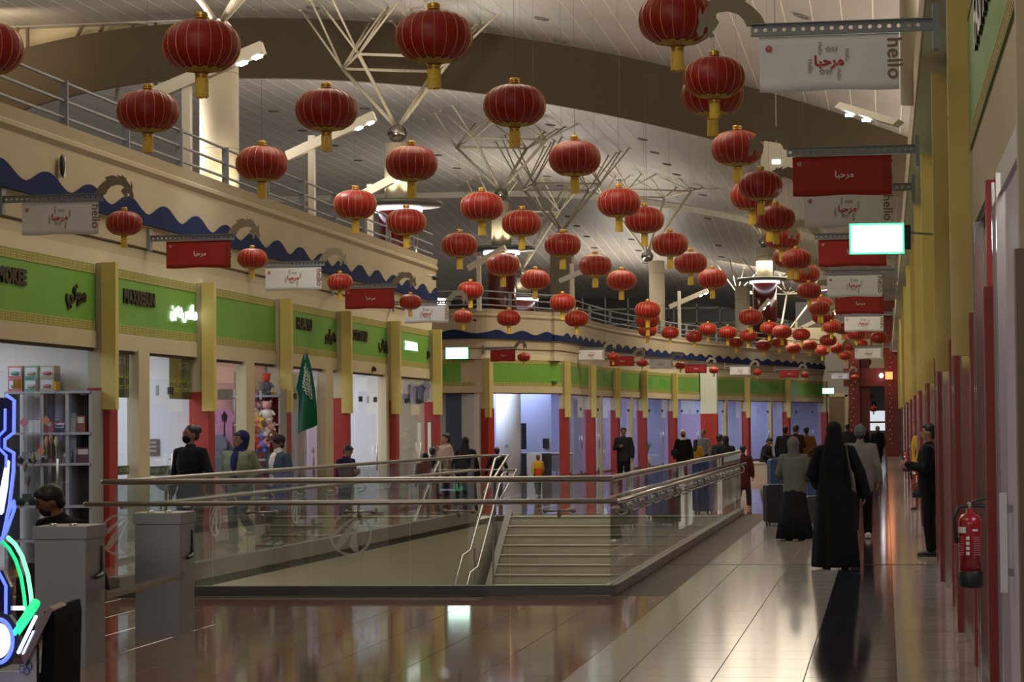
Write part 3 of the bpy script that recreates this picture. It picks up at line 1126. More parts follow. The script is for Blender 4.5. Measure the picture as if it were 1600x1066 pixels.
# ---------------------------------------------------------- tilted floodlight bars on posts
LEDF = mat('led_flood', (1, 1, 1), .5, emit=(.92, .95, 1.0), es=22)
FLB = [((292, 120), 33, (238, 152), (415, 76), 228, 'first floodlight bar on a white post over the front balcony rail'),
       ((487, 212), 44, (452, 245), (588, 182), 340, 'second floodlight bar on a white post along the balcony'),
       ((578, 288), 52, (545, 318), (640, 268), 376, 'third floodlight bar half hidden behind a lantern'),
       ((748, 400), 66, (734, 420), (792, 388), 486, 'floodlight bar on a post beside the central red column'),
       ((893, 412), 82, (876, 440), (926, 418), 505, 'floodlight bar on a post by the beige square column'),
       ((1061, 455), 92, (1047, 480), (1107, 454), 530, 'floodlight bar in front of the dark glazing'),
       ((1150, 520), 105, (1152, 530), (1203, 468), 548, 'floodlight bar crossing the dark red far column'),
       ((1244, 500), 112, (1226, 525), (1310, 485), 548, 'farthest floodlight bar near the banners')]
for (tx, ty), d, a, b, ybase, lab in FLB:
    t = at_d(tx, ty, d)
    A, B = at_d(*a, d + .2), at_d(*b, d - .2)
    base = at_d(tx, ybase, d)
    e = empty('floodlight_bar', (t.x, t.y, min(base.z, 5.2)), label=lab, cat='floodlight')
    L = e.location
    MB().box((-.06, -.06, 0), (.06, .06, t.z - L.z)).obj('post', WHITEM, e)
    dv = (B - A)
    ln = dv.length
    ang = math.atan2(dv.z, Vector((dv.x, dv.y)).length)
    M = Matrix.Translation(A - L) @ Matrix.Rotation(math.atan2(dv.y, dv.x), 4, 'Z') @ Matrix.Rotation(-ang, 4, 'Y')
    off_ = Matrix.Translation((0, -.10, 0))
    MB().box((0, -.07, -.09), (ln, .07, .09), M @ off_).obj('bar', WHITEM, e)
    for s in (.80, .93):
        h = MB().box((ln * s - .055, -.075, -.108), (ln * s + .055, .075, -.085), M @ off_).obj('lamp_lens', LEDF, e)
    l = bpy.data.lights.new('floodlight', 'SPOT')
    l.energy, l.spot_size, l.spot_blend, l.color, l.shadow_soft_size = 260, math.radians(120), .9, (.95, .95, 1.0), .12
    o = bpy.data.objects.new('floodlight', l)
    COL.objects.link(o)
    o.location = B + Vector((-.1, -.35, -.25))
    o.rotation_euler = Vector((.45, -.1, -1)).to_track_quat('-Z', 'Y').to_euler()
# the one over the shop row
A, B = at_d(1312, 166, 26), at_d(1404, 193, 25)
e = empty('floodlight_bar', A, label='floodlight bar with two lit lenses under the brown bulkhead over the shop row', cat='floodlight')
dv = B - A
MB().tube([(0, 0, 0), dv], [(.075, .05), (.075, .05)], 4, cap=False).obj('bar', WHITEM, e)
for s in (.17, .46):
    c = dv * s + Vector((0, -.05, -.075))
    MB().box(c - Vector((.045, .05, .01)), c + Vector((.045, .05, .01))).obj('lamp_lens', LEDF, e)
P_ = at_d(1420, 40, 25.5)
e = empty('roof_column', (P_.x, P_.y, 5.2), label='pale round column rising above the shop row parapet', cat='column')
MB().lathe([(.10, 0), (.10, 6.2)], 16).obj('shaft', mat('column_cream', (.6, .5, .3), .6), e, True)
MB().lathe([(.105, 2.0), (.112, 2.0), (.112, 2.06), (.105, 2.06)], 16).obj('joint_ring', WHITEM, e, True)


# ---------------------------------------------------------- balcony railings on the parapets
def railing(name, path, z0, label, step, rails=(.12, .32, .54), o=.08, r=.024):
    e = empty(name, (path[0][0], path[0][1], z0), label=label, cat='railing')
    L = e.location
    fr = path_frames(path)
    pts = [Vector((p.x + n.x * o - L.x, p.y + n.y * o - L.y, 0)) for p, n in fr]
    for h in rails:
        MB().tube([p + Vector((0, 0, h)) for p in pts], [r] * len(pts), 6, ref=(0, 0, 1), cap=False).obj('rail', GRAYM, e)
    acc, nxt = 0.0, .4
    for a, b in zip(pts[:-1], pts[1:]):
        L_ = (b - a).length
        while nxt <= acc + L_:
            q = a + (b - a) * ((nxt - acc) / L_)
            MB().box((q.x - .05, q.y - .015, -.1), (q.x + .05, q.y + .015, rails[-1] + .02)).obj('post', GRAYM, e)
            nxt += step
        acc += L_
    return e


railing('balcony_railing', [(XG, LEFT0), (XG, ENDY - .1)], 5.25, 'long grey three bar railing on top of the long wall parapet with the waves', 2.25, r=.02)
railing('balcony_railing', [tuple(p) for p in GP2], 5.25, 'grey three bar railing on the curved back balcony under the far lanterns', 4.3)

# ================================================================== GLASS BALUSTRADE
bal = empty('glass_balustrade', (-5, 22.6, 0), label='glass balustrade with steel rails and a stone kerb around the stair well', cat='balustrade')
BO = bal.location
FF = Frame(WF0 - Vector((BO.x, BO.y)), WF1 - Vector((BO.x, BO.y)))          # normal points to the camera (-y)
FRS = Frame((WF1.x - BO.x, 43.0 - BO.y), (WF1.x - BO.x, WF1.y - BO.y))      # reversed: normal = ?
FRS = Frame((WF1.x - BO.x, WF1.y - BO.y), (WF1.x - BO.x + .02, 43.4 - BO.y))  # normal points to +x
FLS = Frame((WF0.x - BO.x, WF0.y - BO.y), (WL1.x - BO.x, 40.2 - BO.y))      # normal points to +x (into the well)
fbox(MB(), FF, -.02, FF.L + .06, -.06, .06, 0, .10).obj('kerb', mat('dark_kerb', (.09, .085, .09), .3), bal)
fbox(MB(), FRS, 0, FRS.L, -.06, .06, 0, .10).obj('kerb', PLINTH, bal)
fbox(MB(), FLS, 0, FLS.L, -.08, .05, 0, .19).obj('kerb', PLINTH, bal)


def panes(fr, n, z0, z1, s0=0.0, s1=None):
    s1 = fr.L if s1 is None else s1
    wd = (s1 - s0) / n
    for i in range(n):
        fbox(MB(), fr, s0 + wd * i + .003, s0 + wd * (i + 1) - .003, -.007, .007, z0, z1).obj('pane', GLASS, bal)


panes(FF, 5, .10, 1.12)
panes(FRS, 14, .10, 1.12)
panes(FLS, 12, .19, 1.12)


def P3(fr, s, o, z):
    return fr.M(s, o, z).translation


rl = MB()
rl.tube([P3(FF, -.12, 0, 1.155), P3(FF, FF.L + .02, 0, 1.155)], [.031] * 2, 12, ref=(0, 0, 1))
rl.obj('top_rail', STEEL, bal, True)
MB().tube([P3(FRS, 0, 0, 1.155), P3(FRS, FRS.L, 0, 1.155)], [.031] * 2, 12, ref=(0, 0, 1)).obj('top_rail', STEEL, bal, True)
c0, c1 = P3(FLS, FLS.L, 0, 1.155), P3(FLS, FLS.L, .62, 1.155)
MB().tube([P3(FLS, 0, 0, 1.155), c0, c1, c1 + Vector((-.25, -1.0, -.62))], [.026] * 4, 10, ref=(0, 0, 1)).obj('top_rail', STEEL, bal, True)
MB().tube([P3(FLS, 0, .07, .90), c0 + Vector((.07, 0, -.25)), c1 + Vector((.15, 0, -.25)), c1 + Vector((-.05, -1.0, -.85))], [.02] * 4, 10, ref=(0, 0, 1)).obj('handrail', STEEL, bal, True)
hs = -.28
MB().tube([P3(FF, hs, .10, .935), P3(FF, FF.L + .08, .10, .935)], [.026] * 2, 12, ref=(0, 0, 1)).obj('handrail', STEEL, bal, True)
MB().tube([P3(FRS, -.1, .10, .935), P3(FRS, FRS.L + .1, .10, .935)], [.026] * 2, 12, ref=(0, 0, 1)).obj('handrail', CHROME, bal, True)


def bracket(fr, s):
    b = MB()
    a = P3(fr, s, .10, .91)
    g = P3(fr, s, .02, .80)
    b.tube([a, P3(fr, s, .13, .86), P3(fr, s, .12, .80), P3(fr, s, .06, .77), g], [.012] * 5, 8)
    b.bar(P3(fr, s - .14, .02, .84), P3(fr, s + .14, .02, .84), .011)
    for q in (-.14, .14, 0):
        b.bar(P3(fr, s + q, -.015, .84 if q else .80), P3(fr, s + q, .03, .84 if q else .80), .024, 10)
    b.obj('rail_bracket', STEEL, bal, True)


for i in range(5):
    bracket(FF, .5 + i * 1.003)
for i in range(17):
    bracket(FRS, .45 + i * 1.2)
for i in range(11):
    b = MB()
    s = .7 + i * 1.5
    b.tube([P3(FLS, s, .07, .88), P3(FLS, s, .11, .84), P3(FLS, s, .08, .78), P3(FLS, s, .01, .76)], [.011] * 4, 8)
    b.bar(P3(FLS, s - .1, .01, .82), P3(FLS, s + .1, .01, .82), .010)
    b.obj('rail_bracket', STEEL, bal, True)


def etched_logo(fr, s, z, R=.215):
    b = MB()
    M = fr.M(s, .0095, z)
    n = 40
    vs, fs = [], []
    for k in range(n):
        a = 2 * PI * k / n
        for r in (R, R * .89):
            vs.append(M @ Vector((math.cos(a) * r, 0, math.sin(a) * r)))
    fs = [(2 * k, 2 * ((k + 1) % n), 2 * ((k + 1) % n) + 1, 2 * k + 1) for k in range(n)]
    b.add(vs, fs)
    # three leaf shaped rays fanning out of the upper edge
    for (x0, z0), (x1, z1), w_, cv in (((.30, .86), (-.93, -.10), .11, .34), ((.38, .82), (-.66, -.66), .20, .26), ((.48, .80), (.28, -.88), .23, -.42)):
        up, lo = [], []
        for i in range(9):
            t = i / 8
            cx = x0 + (x1 - x0) * t + cv * math.sin(PI * t) * (.3 if cv > 0 else .55)
            cz = z0 + (z1 - z0) * t + cv * math.sin(PI * t) * .5
            d = Vector((x1 - x0, z1 - z0)).normalized()
            ww = w_ * (t ** .8) * (1.15 - .6 * max(0, t - .75) * 4)
            up.append(M @ Vector(((cx - d.y * ww) * R * .95, 0, (cz + d.x * ww) * R * .95)))
            lo.append(M @ Vector(((cx + d.y * ww) * R * .95, 0, (cz - d.x * ww) * R * .95)))
        b.add(up + lo, [(i, i + 1, 10 + i, 9 + i) for i in range(8)])
    o = b.obj('etched_emblem', ETCH, bal)
    return o


def s_at(px, fr=FF):
    # distance along the front glass for a picture column
    r = ray(px, 840)
    best = min((abs((CAMR.transposed() @ (P3(fr, s * .01, 0, .6) + BO - CAMP)).x / -(CAMR.transposed() @ (P3(fr, s * .01, 0, .6) + BO - CAMP)).z * F + CX - px), s * .01) for s in range(0, int(fr.L * 100)))
    return best[1]


etched_logo(FF, s_at(548), .615)
etched_logo(FF, s_at(188), .62)
for s in (3.2, 6.5, 9.5):
    etched_logo(FLS, s, .66)

# ================================================================== STAINLESS QUEUE PEDESTALS
def pedestal(px0, px1, ybot, d, rz, label):
    p = at_z((px0 + px1) / 2, ybot, 0)
    e = empty('steel_pedestal', (p.x, p.y, 0), rz, label=label, cat='pedestal')
    w2, dp, H = .188, .46, 1.0
    MB().box((-w2, 0, .0), (w2, dp, H - .095)).obj('cabinet', STEELB, e)
    MB().box((-w2 - .012, -.012, H - .09), (w2 + .012, dp + .012, H)).obj('lid', STEELB, e)
    MB().box((-w2 + .01, .01, H - .10), (w2 - .01, dp - .01, H - .085)).obj('shadow_gap', BLACK, e)
    MB().box((w2, .06, .56), (w2 + .003, dp - .06, .88)).obj('side_hatch', STEELB, e)
    hb = MB()
    hb.tube([(w2 + .006, dp - .10, .84), (w2 + .012, dp - .11, .66), (w2 + .028, dp - .17, .635), (w2 + .028, dp - .30, .625)], [.010, .013, .02, .016], 8)
    hb.obj('pull_handle', BLACK, e, True)
    kb = MB()
    for x in (-.09, .06):
        kb.lathe([(.03, H), (.03, H + .012), (.02, H + .018)], 14, (x, .12, 0))
    kb.obj('top_knob', CHROME, e, True)
    return e


b1 = pedestal(53, 135, 1042, 16.4, TH * .2, 'larger nearer brushed steel pedestal by the arcade machine')
b2 = pedestal(210, 282, 993, 18.7, TH * .2, 'second brushed steel pedestal by the end of the glass balustrade')
pa, pb_ = at_d(163, 931, 16.6), at_d(284, 900, 18.55)
e = empty('steel_barrier_bar', pa, label='sloping flat steel bar between the two brushed steel pedestals', cat='barrier')
MB().tube([(0, 0, 0), pb_ - pa], [(.030, .006)] * 2, 4, ref=(0, 0, 1), cap=False).obj('bar', STEEL, e)
for q in (Vector((0, 0, 0)), pb_ - pa):
    MB().box(q - Vector((.012, .03, .04)), q + Vector((.012, .03, .04))).obj('end_plate', STEEL, e)


# ================================================================== LANTERNS
LRED = mat('lantern_silk', (0.31, 0.008, 0.006), 0.42, spec=.45)
nt = LRED.node_tree
b_ = nt.nodes['Principled BSDF']
b_.inputs['Sheen Weight'].default_value = .05
b_.inputs['Subsurface Weight'].default_value = 0.0
TASS = mat('tassel_yellow', (0.95, 0.66, 0.10), .6, var=.2, scale=40)
RIBM = mat('rib_gold', (0.85, 0.45, 0.14), .4, .3)
TRIMG = mat('lantern_trim', (.50, .38, .07), .5, .2, var=.5, scale=60)
WIREM = mat('hanging_wire', (.05, .045, .04), .6)


def lantern_prof(n=15):
    pr = []
    for i in range(n):
        t = -1 + 2 * i / (n - 1)            # -1 bottom .. 1 top
        a = t * PI / 2 * .955
        c, s = math.cos(a), math.sin(a)
        pr.append((.5 * (abs(c) ** .78), .338 * math.copysign(abs(s) ** .92, s)))
    return pr


LP = lantern_prof()


def lp_z(rr):
    for (r0, z0), (r1, z1) in zip(LP[:-1], LP[1:]):
        if r0 <= rr <= r1 and z0 < 0:
            return z0 + (z1 - z0) * (rr - r0) / (r1 - r0)
    return LP[0][1]


bm_ = MB()
nseg = 40
vs, fs = [], []
for r, z in LP:
    for k in range(nseg):
        a = 2 * PI * k / nseg
        rr = r * (1 - .012 * (k % 2))
        vs.append((rr * math.cos(a), rr * math.sin(a), z))
for i in range(len(LP) - 1):
    for k in range(nseg):
        fs.append((i * nseg + k, i * nseg + (k + 1) % nseg, (i + 1) * nseg + (k + 1) % nseg, (i + 1) * nseg + k))
fs += [tuple(range(nseg - 1, -1, -1)), tuple((len(LP) - 1) * nseg + k for k in range(nseg))]
ME_BODY = MB().add(vs, fs).mesh('lantern_body', True)
ME_BODY.materials.append(LRED)
rb = MB()
for k in range(20):
    a = 2 * PI * k / 20
    pts = [((r + .004) * math.cos(a), (r + .004) * math.sin(a), z) for r, z in LP]
    rb.tube(pts, [.0042] * len(pts), 3, ref=(-math.sin(a), math.cos(a), 0), cap=False)
ME_RIB = rb.mesh('gold_ribs')
ME_RIB.materials.append(RIBM)
ME_CAP = MB().lathe([(.075, .355), (.085, .36), (.085, .375), (.075, .38), (.088, .39), (.088, .405), (.08, .415), (.086, .425), (.07, .44)], 18).mesh('top_collar', True)
ME_CAP.materials.append(GOLD)
ME_LOW = MB().lathe([(.07, -.43), (.085, -.42), (.085, -.40), (.075, -.395), (.09, -.38), (.09, -.36)], 18).mesh('bottom_collar', True)
ME_LOW.materials.append(GOLD)
tr_ = MB()
for k in range(14):
    a0 = 2 * PI * k / 14
    for j in range(6):
        a = a0 + 2 * PI / 14 * (j / 5 - .5)
    pts = []
    for j in range(7):
        t = j / 6
        a = a0 + 2 * PI / 14 * (t - .5)
        pts.append((.255 + .055 * math.sin(PI * t), a))
    vs = []
    for rr, a in pts:
        zz = lp_z(rr) - .010
        vs.append((rr * math.cos(a), rr * math.sin(a), zz))
    for rr, a in pts:
        vs.append((.10 * math.cos(a), .10 * math.sin(a), lp_z(.10) - .010))
    tr_.add(vs, [(i, i + 1, 8 + i, 7 + i) for i in range(6)])
ME_TRIM = tr_.mesh('scalloped_trim')
ME_TRIM.materials.append(TRIMG)
tb = MB()
for ring in range(2):
    for k in range(22):
        a = 2 * PI * (k + ring * .5) / 22
        r0, r1 = .086 - ring * .02, .092 - ring * .022
        zb = -.66 - .02 * ((k * 7 + ring * 3) % 5) / 5
        da = .13
        tb.add([(r0 * math.cos(a - da), r0 * math.sin(a - da), -.42), (r0 * math.cos(a + da), r0 * math.sin(a + da), -.42),
                (r1 * math.cos(a + da * .8), r1 * math.sin(a + da * .8), zb), (r1 * math.cos(a - da * .8), r1 * math.sin(a - da * .8), zb)], [(0, 1, 2, 3)])
ME_TASS = tb.mesh('tassel')
ME_TASS.materials.append(TASS)
ME_WIRE = MB().bar((0, 0, 0), (0, 0, 1), .0022, 4).mesh('hanging_wire')
ME_WIRE.materials.append(WIREM)
LPARTS = [('lantern_body', ME_BODY), ('gold_ribs', ME_RIB), ('top_collar', ME_CAP), ('bottom_collar', ME_LOW), ('scalloped_trim', ME_TRIM), ('tassel', ME_TASS)]


def lantern(px, py, d, dia, label, group, ztop=None):
    p = at_d(px, py, d)
    e = empty('paper_lantern', p, random.uniform(0, 6), label=label, cat='lantern', group=group)
    e.scale = (dia, dia, dia)
    for n, me in LPARTS:
        o = new_obj(n, me, e)
        if n == 'gold_ribs':
            o['kind'] = 'stuff'
    z = roof_z(p.x, p.y) if ztop is None else ztop
    o = new_obj('hanging_wire', ME_WIRE, e)
    o.location = (0, 0, .43)
    o.scale = (1, 1, max(.02, (z - p.z) / dia - .43))
    return e


ORD = ['first', 'second', 'third', 'fourth', 'fifth', 'sixth', 'seventh', 'eighth', 'ninth', 'tenth', 'eleventh', 'twelfth']
LROWS = [
    (121, [(-24, 76), (315, 72), (678, 58), (1058, 30)]),
    (97, [(231, 174), (510, 172), (804, 165), (1113, 148)]),
    (81, [(409, 256), (643, 256), (898, 248), (1152, 232)]),
    (67.5, [(555, 320), (753, 323), (967, 317), (1175, 306)]),
    (61.5, [(635, 347), (815, 349), (1007, 344), (1202, 337)]),
    (56.5, [(718, 383), (879, 383), (1047, 382), (1222, 371)]),
    (51.5, [(786, 414), (930, 415), (1079, 411), (1234, 402)]),
    (46, [(836, 437), (971, 438), (1113, 436), (1258, 428)]),
    (40.5, [(735, 454), (879, 473), (1012, 485), (1283, 478)]),
    (37.5, [(795, 497), (901, 498), (1173, 496), (1012, 500)])]
COLN = ['nearest the green signs', 'second from the green signs', 'third from the green signs', 'nearest the banner row']
for r, (wd, lst) in enumerate(LROWS):
    for c, (px, py) in enumerate(lst):
        nm = 'red lantern with gold ribs, %s row down the hall, %s' % (ORD[r], COLN[c])
        lantern(px, py, .6 * F / wd, .6, nm, 'large lanterns hung in rows over the mall')
FARL = [(1012, 516, 30), (1047, 520, 28), (1085, 526, 27), (1106, 515, 29), (1137, 520, 29), (1150, 535, 25), (1169, 525, 28), (1193, 540, 25), (1218, 535, 25), (1202, 513, 29), (1222, 519, 31), (1240, 545, 24), (1252, 523, 28),
        (1265, 540, 24), (1285, 548, 23), (1294, 532, 27), (1309, 545, 24), (1299, 509, 30), (1321, 556, 20), (1338, 522, 28), (1373, 528, 27), (1317, 514, 26), (1345, 537, 22), (1327, 541, 21.5), (1352, 566, 19), (1286, 494, 36)]
FARL.sort()
FORD = ORD + ['thirteenth', 'fourteenth', 'fifteenth', 'sixteenth', 'seventeenth', 'eighteenth', 'nineteenth', 'twentieth', 'twenty-first', 'twenty-second', 'twenty-third', 'twenty-fourth', 'twenty-fifth', 'last']
for i, (px, py, wd) in enumerate(FARL):
    lantern(px, py, .6 * F / wd, .6, 'small distant red lantern of the far crowd, %s from the curved balcony side' % FORD[i], 'distant crowd of lanterns')

# ================================================================== BRACKETS, DRAGONS, BANNERS
CLOTHW = mat('banner_white', (.74, .75, .78), .8, var=.03, scale=5)
CLOTHR = mat('banner_red', (.36, .018, .014), .7, var=.05, scale=5)
INKR = mat('ink_red', (.45, .02, .02), .7)
INKB = mat('ink_brown', (.24, .145, .08), .7)
INKW = mat('ink_white', (.75, .68, .66), .7)
INKD = mat('ink_dark_red', (.22, .03, .02), .7)
# dragon outline in metres from the arm tip, traced as a silhouette board
DPX = [(622, 152), (640, 112), (672, 78), (700, 58), (688, 44), (716, 36), (742, 30), (760, 38), (778, 44), (768, 26), (800, 40), (806, 30), (818, 46), (836, 52), (830, 62), (846, 80), (858, 104), (866, 70), (873, 108), (870, 130), (880, 164), (872, 184),
       (856, 178), (850, 150), (838, 146), (838, 168), (830, 190), (812, 184), (822, 168), (806, 148), (796, 132), (804, 120), (818, 112), (800, 96), (764, 92), (726, 104), (704, 128), (694, 152)]
DPOLY = [((x - 690) * .00171 + .02, (168 - y) * .00171) for x, y in DPX]
ME_DRAG = MB().prism(DPOLY, -.006, .006).mesh('dragon_board')
ME_DRAG.materials.append(DRAGON)
ARM = 1.13


def arm_mesh():
    mb = MB()
    n = 19
    cw = ARM / n
    h = .034
    for i in range(n):
        cx = cw * (i + .5)
        sq = [(cx - cw / 2, -h), (cx, -h), (cx + cw / 2, -h), (cx + cw / 2, 0), (cx + cw / 2, h), (cx, h), (cx - cw / 2, h), (cx - cw / 2, 0)]
        oc = [(cx + .014 * math.cos(a), .014 * math.sin(a)) for a in [PI * 1.25 + PI / 4 * k for k in range(8)]]
        vs = []
        for y in (-.006, .006):
            vs += [(x, y, z) for x, z in sq] + [(x, y, z) for x, z in oc]
        fs = []
        for k in range(8):
            k2 = (k + 1) % 8
            fs += [(k, k2, 8 + k2, 8 + k), (16 + k2, 16 + k, 24 + k, 24 + k2), (8 + k, 8 + k2, 24 + k2, 24 + k)]
        fs += [(0, 16, 17, 1), (1, 17, 18, 2), (4, 5, 21, 20), (5, 6, 22, 21)]
        mb.add(vs, fs)
    mb.box((0, -.03, -h - .006), (ARM, .008, -h))
    mb.box((0, -.03, h), (ARM, .008, h + .006))
    me = mb.mesh('perforated_arm')
    me.materials.append(GRAYM)
    return me


ME_ARM = arm_mesh()
ME_PLATE = MB().box((-.035, -.06, -.16), (.0, .06, .12)).mesh('wall_plate')
ME_PLATE.materials.append(GRAYM)
BWD, BHT = .87, .35


def cloth_mesh(sag=.02, name='banner_cloth'):
    nx, nz = 16, 6
    vs, fs = [], []
    for yo in (0, .004):
        for j in range(nz + 1):
            for i in range(nx + 1):
                u, v = i / nx, j / nz
                x = (u - .5) * BWD
                z = -BHT * v - sag * 4 * u * (1 - u) * v * .0 - .006 * math.sin(u * 9) * v
                y = .004 * math.sin(u * 11 + v * 3) * v + yo
                vs.append((x, y, z))
    w_ = nx + 1
    n1 = w_ * (nz + 1)
    for j in range(nz):
        for i in range(nx):
            a = j * w_ + i
            fs += [(a, a + 1, a + w_ + 1, a + w_), (n1 + a, n1 + a + w_, n1 + a + w_ + 1, n1 + a + 1)]
    for i in range(nx):
        fs += [(i, n1 + i, n1 + i + 1, i + 1), (nz * w_ + i, nz * w_ + i + 1, n1 + nz * w_ + i + 1, n1 + nz * w_ + i)]
    return MB().add(vs, fs).mesh(name, True)


ME_CW, ME_CR = cloth_mesh(), cloth_mesh()
ME_CW.materials.append(CLOTHW)
ME_CR.materials.append(CLOTHR)
MARH = '\ufe8e\ufe92\ufea3\ufeae\ufee3'
NIHAO = '\u4f60\u597d'


def TF(x, z, y=-.0065, rot=0):
    M = Matrix(((1, 0, 0, x), (0, 0, -1, y), (0, 1, 0, z), (0, 0, 0, 1)))
    return M @ Matrix.Rotation(rot, 4, 'Z')


def merge_text(items):
    """one flat printed mesh out of several words"""
    mb = MB()
    for body, size, M, bold in items:
        me = text_mesh(body, size, 0, 'CENTER', 1.0, bold)
        mb.add([M @ v.co for v in me.vertices], [tuple(p.vertices) for p in me.polygons])
    me = bpy.data.meshes.new('print')
    me.from_pydata(mb.v, [], mb.f)
    return me


R90 = -PI / 2
PR_R = merge_text([(MARH, .088, TF(0, -.165), .003), ('@', .045, TF(-.375, -.075), .001)])
PR_R.materials.append(INKR)
small = [('Hello', .037, TF(-.055, -.085, rot=R90), 0), ('Hello', .042, TF(-.118, -.195, rot=R90), 0), ('Hello', .037, TF(.112, -.13, rot=R90), 0), ('Hello', .037, TF(.062, -.250, rot=R90), 0),
         (NIHAO, .040, TF(.018, -.095), 0), (NIHAO, .042, TF(-.02, -.235), 0), ('hello', .135, TF(.405, -.16, rot=R90), .0015)]
PR_B = merge_text(small)
PR_B.materials.append(INKB)
PR_W = merge_text([(MARH, .080, TF(.02, -.165), .002), ('@', .04, TF(-.375, -.06), 0)])
PR_W.materials.append(INKW)
PR_D = merge_text([('hello', .135, TF(.395, -.17, rot=R90), .001)])
PR_D.materials.append(INKD)


def banner_set(base, dirx, red, label_place, yaw=0.0, dragon=True, lant=True, hide_banner=False, sc=1.0):
    """perforated arm from base toward dirx (+1 / -1 along x) with a dragon board, a banner, a small lantern"""
    col = 'red' if red else 'white'
    grp = 'dragon brackets'
    e = empty('dragon_bracket', base, yaw, label='perforated grey arm with dragon head board ' + label_place, cat='bracket')
    e.scale = (sc, sc, sc)
    a = new_obj('perforated_arm', ME_ARM, e)
    pl = new_obj('wall_plate', ME_PLATE, e)
    d = new_obj('dragon_board', ME_DRAG, e)
    if dirx > 0:
        d.location = (ARM, 0, 0)
    else:
        a.scale = (-1, 1, 1)
        d.location = (-ARM, 0, 0)
        d.scale = (-1, 1, 1)
        pl.scale = (-1, 1, 1)
    R = Matrix.Rotation(yaw, 3, 'Z')
    bx = (ARM * .57) * dirx
    bp = Vector(base) + R @ Vector((bx * sc, -.012, -.046 * sc))
    b = empty('welcome_banner', bp, yaw, label=('red' if red else 'white') + ' welcome banner with Arabic word hanging ' + label_place, cat='banner')
    b.scale = (sc, sc, sc)
    new_obj('banner_cloth', ME_CR if red else ME_CW, b)
    if red:
        new_obj('white_lettering', PR_W, b)
        new_obj('dark_lettering', PR_D, b)
    else:
        new_obj('red_lettering', PR_R, b)
        new_obj('brown_lettering', PR_B, b)
    if lant:
        tip = Vector(base) + R @ Vector((dirx * (ARM + .235) * sc, 0, .02))
        z = tip.z - .31
        le = empty('paper_lantern', (tip.x, tip.y, z), random.uniform(0, 6), label='small red lantern under the dragon mouth ' + label_place, cat='lantern')
        le.scale = (.39,) * 3
        for n, me in LPARTS:
            o = new_obj(n, me, le)
            if n == 'gold_ribs':
                o['kind'] = 'stuff'
        o = new_obj('hanging_wire', ME_WIRE, le)
        o.location = (0, 0, .43)
        o.scale = (1, 1, .34)


LB = [((6, 312), 25.0, False, 'nearest on the long wall'), ((236, 373), 30.2, True, 'second along the long wall'), ((394, 414), 35.1, False, 'third along the long wall'),
      ((521, 448), 40.9, True, 'fourth along the long wall'), ((616, 474), 46.6, False, 'at the far end of the long wall')]
for (px, py), d, red, pl in LB:
    p = at_x(px, py, XG + .15)
    banner_set((p.x, p.y, p.z), 1, red, pl)
RB = [((1457, 38), 14.4, False, 'nearest over the shop row'), ((1430, 233), 20.4, True, 'second over the shop row'), ((1424, 292), 23.3, False, 'just behind the second red banner'), ((1410, 367), 29.8, True, 'behind the lit exit sign'),
      ((1399, 424), 36.6, False, 'fifth over the shop row'), ((1399, 455), 41.6, True, 'below the fifth white banner'), ((1395, 490), 51.7, False, 'seventh over the shop row'), ((1390, 541), 72, False, 'farthest over the shop row')]
for (px, py), d, red, pl in RB:
    p = at_d(px, py, d)
    banner_set(tuple(p), -1, red, pl)
FB = [((894, 545), 76.6, False, 'first on the curved back wall'), ((943, 555), 81, True, 'second on the curved back wall'), ((1006, 560), 86, False, 'third on the curved back wall'), ((1062, 568), 92.5, True, 'fourth on the curved back wall'),
      ((1133, 572), 99, False, 'fifth on the curved back wall'), ((1211, 577), 106, True, 'sixth on the curved back wall'), ((1292, 581), 112, False, 'last on the curved back wall')]
for (px, py), d, red, pl in FB:
    p = at_d(px, py, d)
    banner_set(tuple(p), 1, red, pl, sc=1.0)
p = at_d(757, 545, 70.2)
banner_set(tuple(p), 1, True, 'above the drum column shop', yaw=-.35)

# ================================================================== EXIT SIGNS, CAMERAS
EXF = mat('exit_face', (.9, 1, .95), .5, emit=(.80, 1.0, .90), es=7)
EXG = mat('exit_border', (.2, .9, .5), .5, emit=(.10, .85, .45), es=1.3)


def exit_sign(c, wd, ht, label, yaw=0.0, arm=None):
    e = empty('exit_sign', c, yaw, label=label, cat='exit sign')
    MB().box((-wd / 2, 0, -ht / 2), (wd / 2, .07, ht / 2)).obj('housing', mat('exit_housing', (.30, .30, .34), .5), e)
    MB().box((-wd / 2, -.006, -ht / 2), (wd / 2, .0, ht / 2)).obj('green_border', EXG, e)
    MB().box((-wd / 2 + .02, -.010, -ht / 2 + .02), (wd / 2 - .02, -.006, ht / 2 - .02)).obj('lit_face', EXF, e)
    if arm:
        MB().box((wd / 2, .0, -ht / 2 + .04), (wd / 2 + arm, .05, ht / 2 - .02)).obj('wall_bracket', BLACK, e)
        MB().bar((wd / 2 + arm, .03, .05), (wd / 2 + arm + .22, .2, .05), .010).obj('mounting_arm', GRAYM, e)
    return e


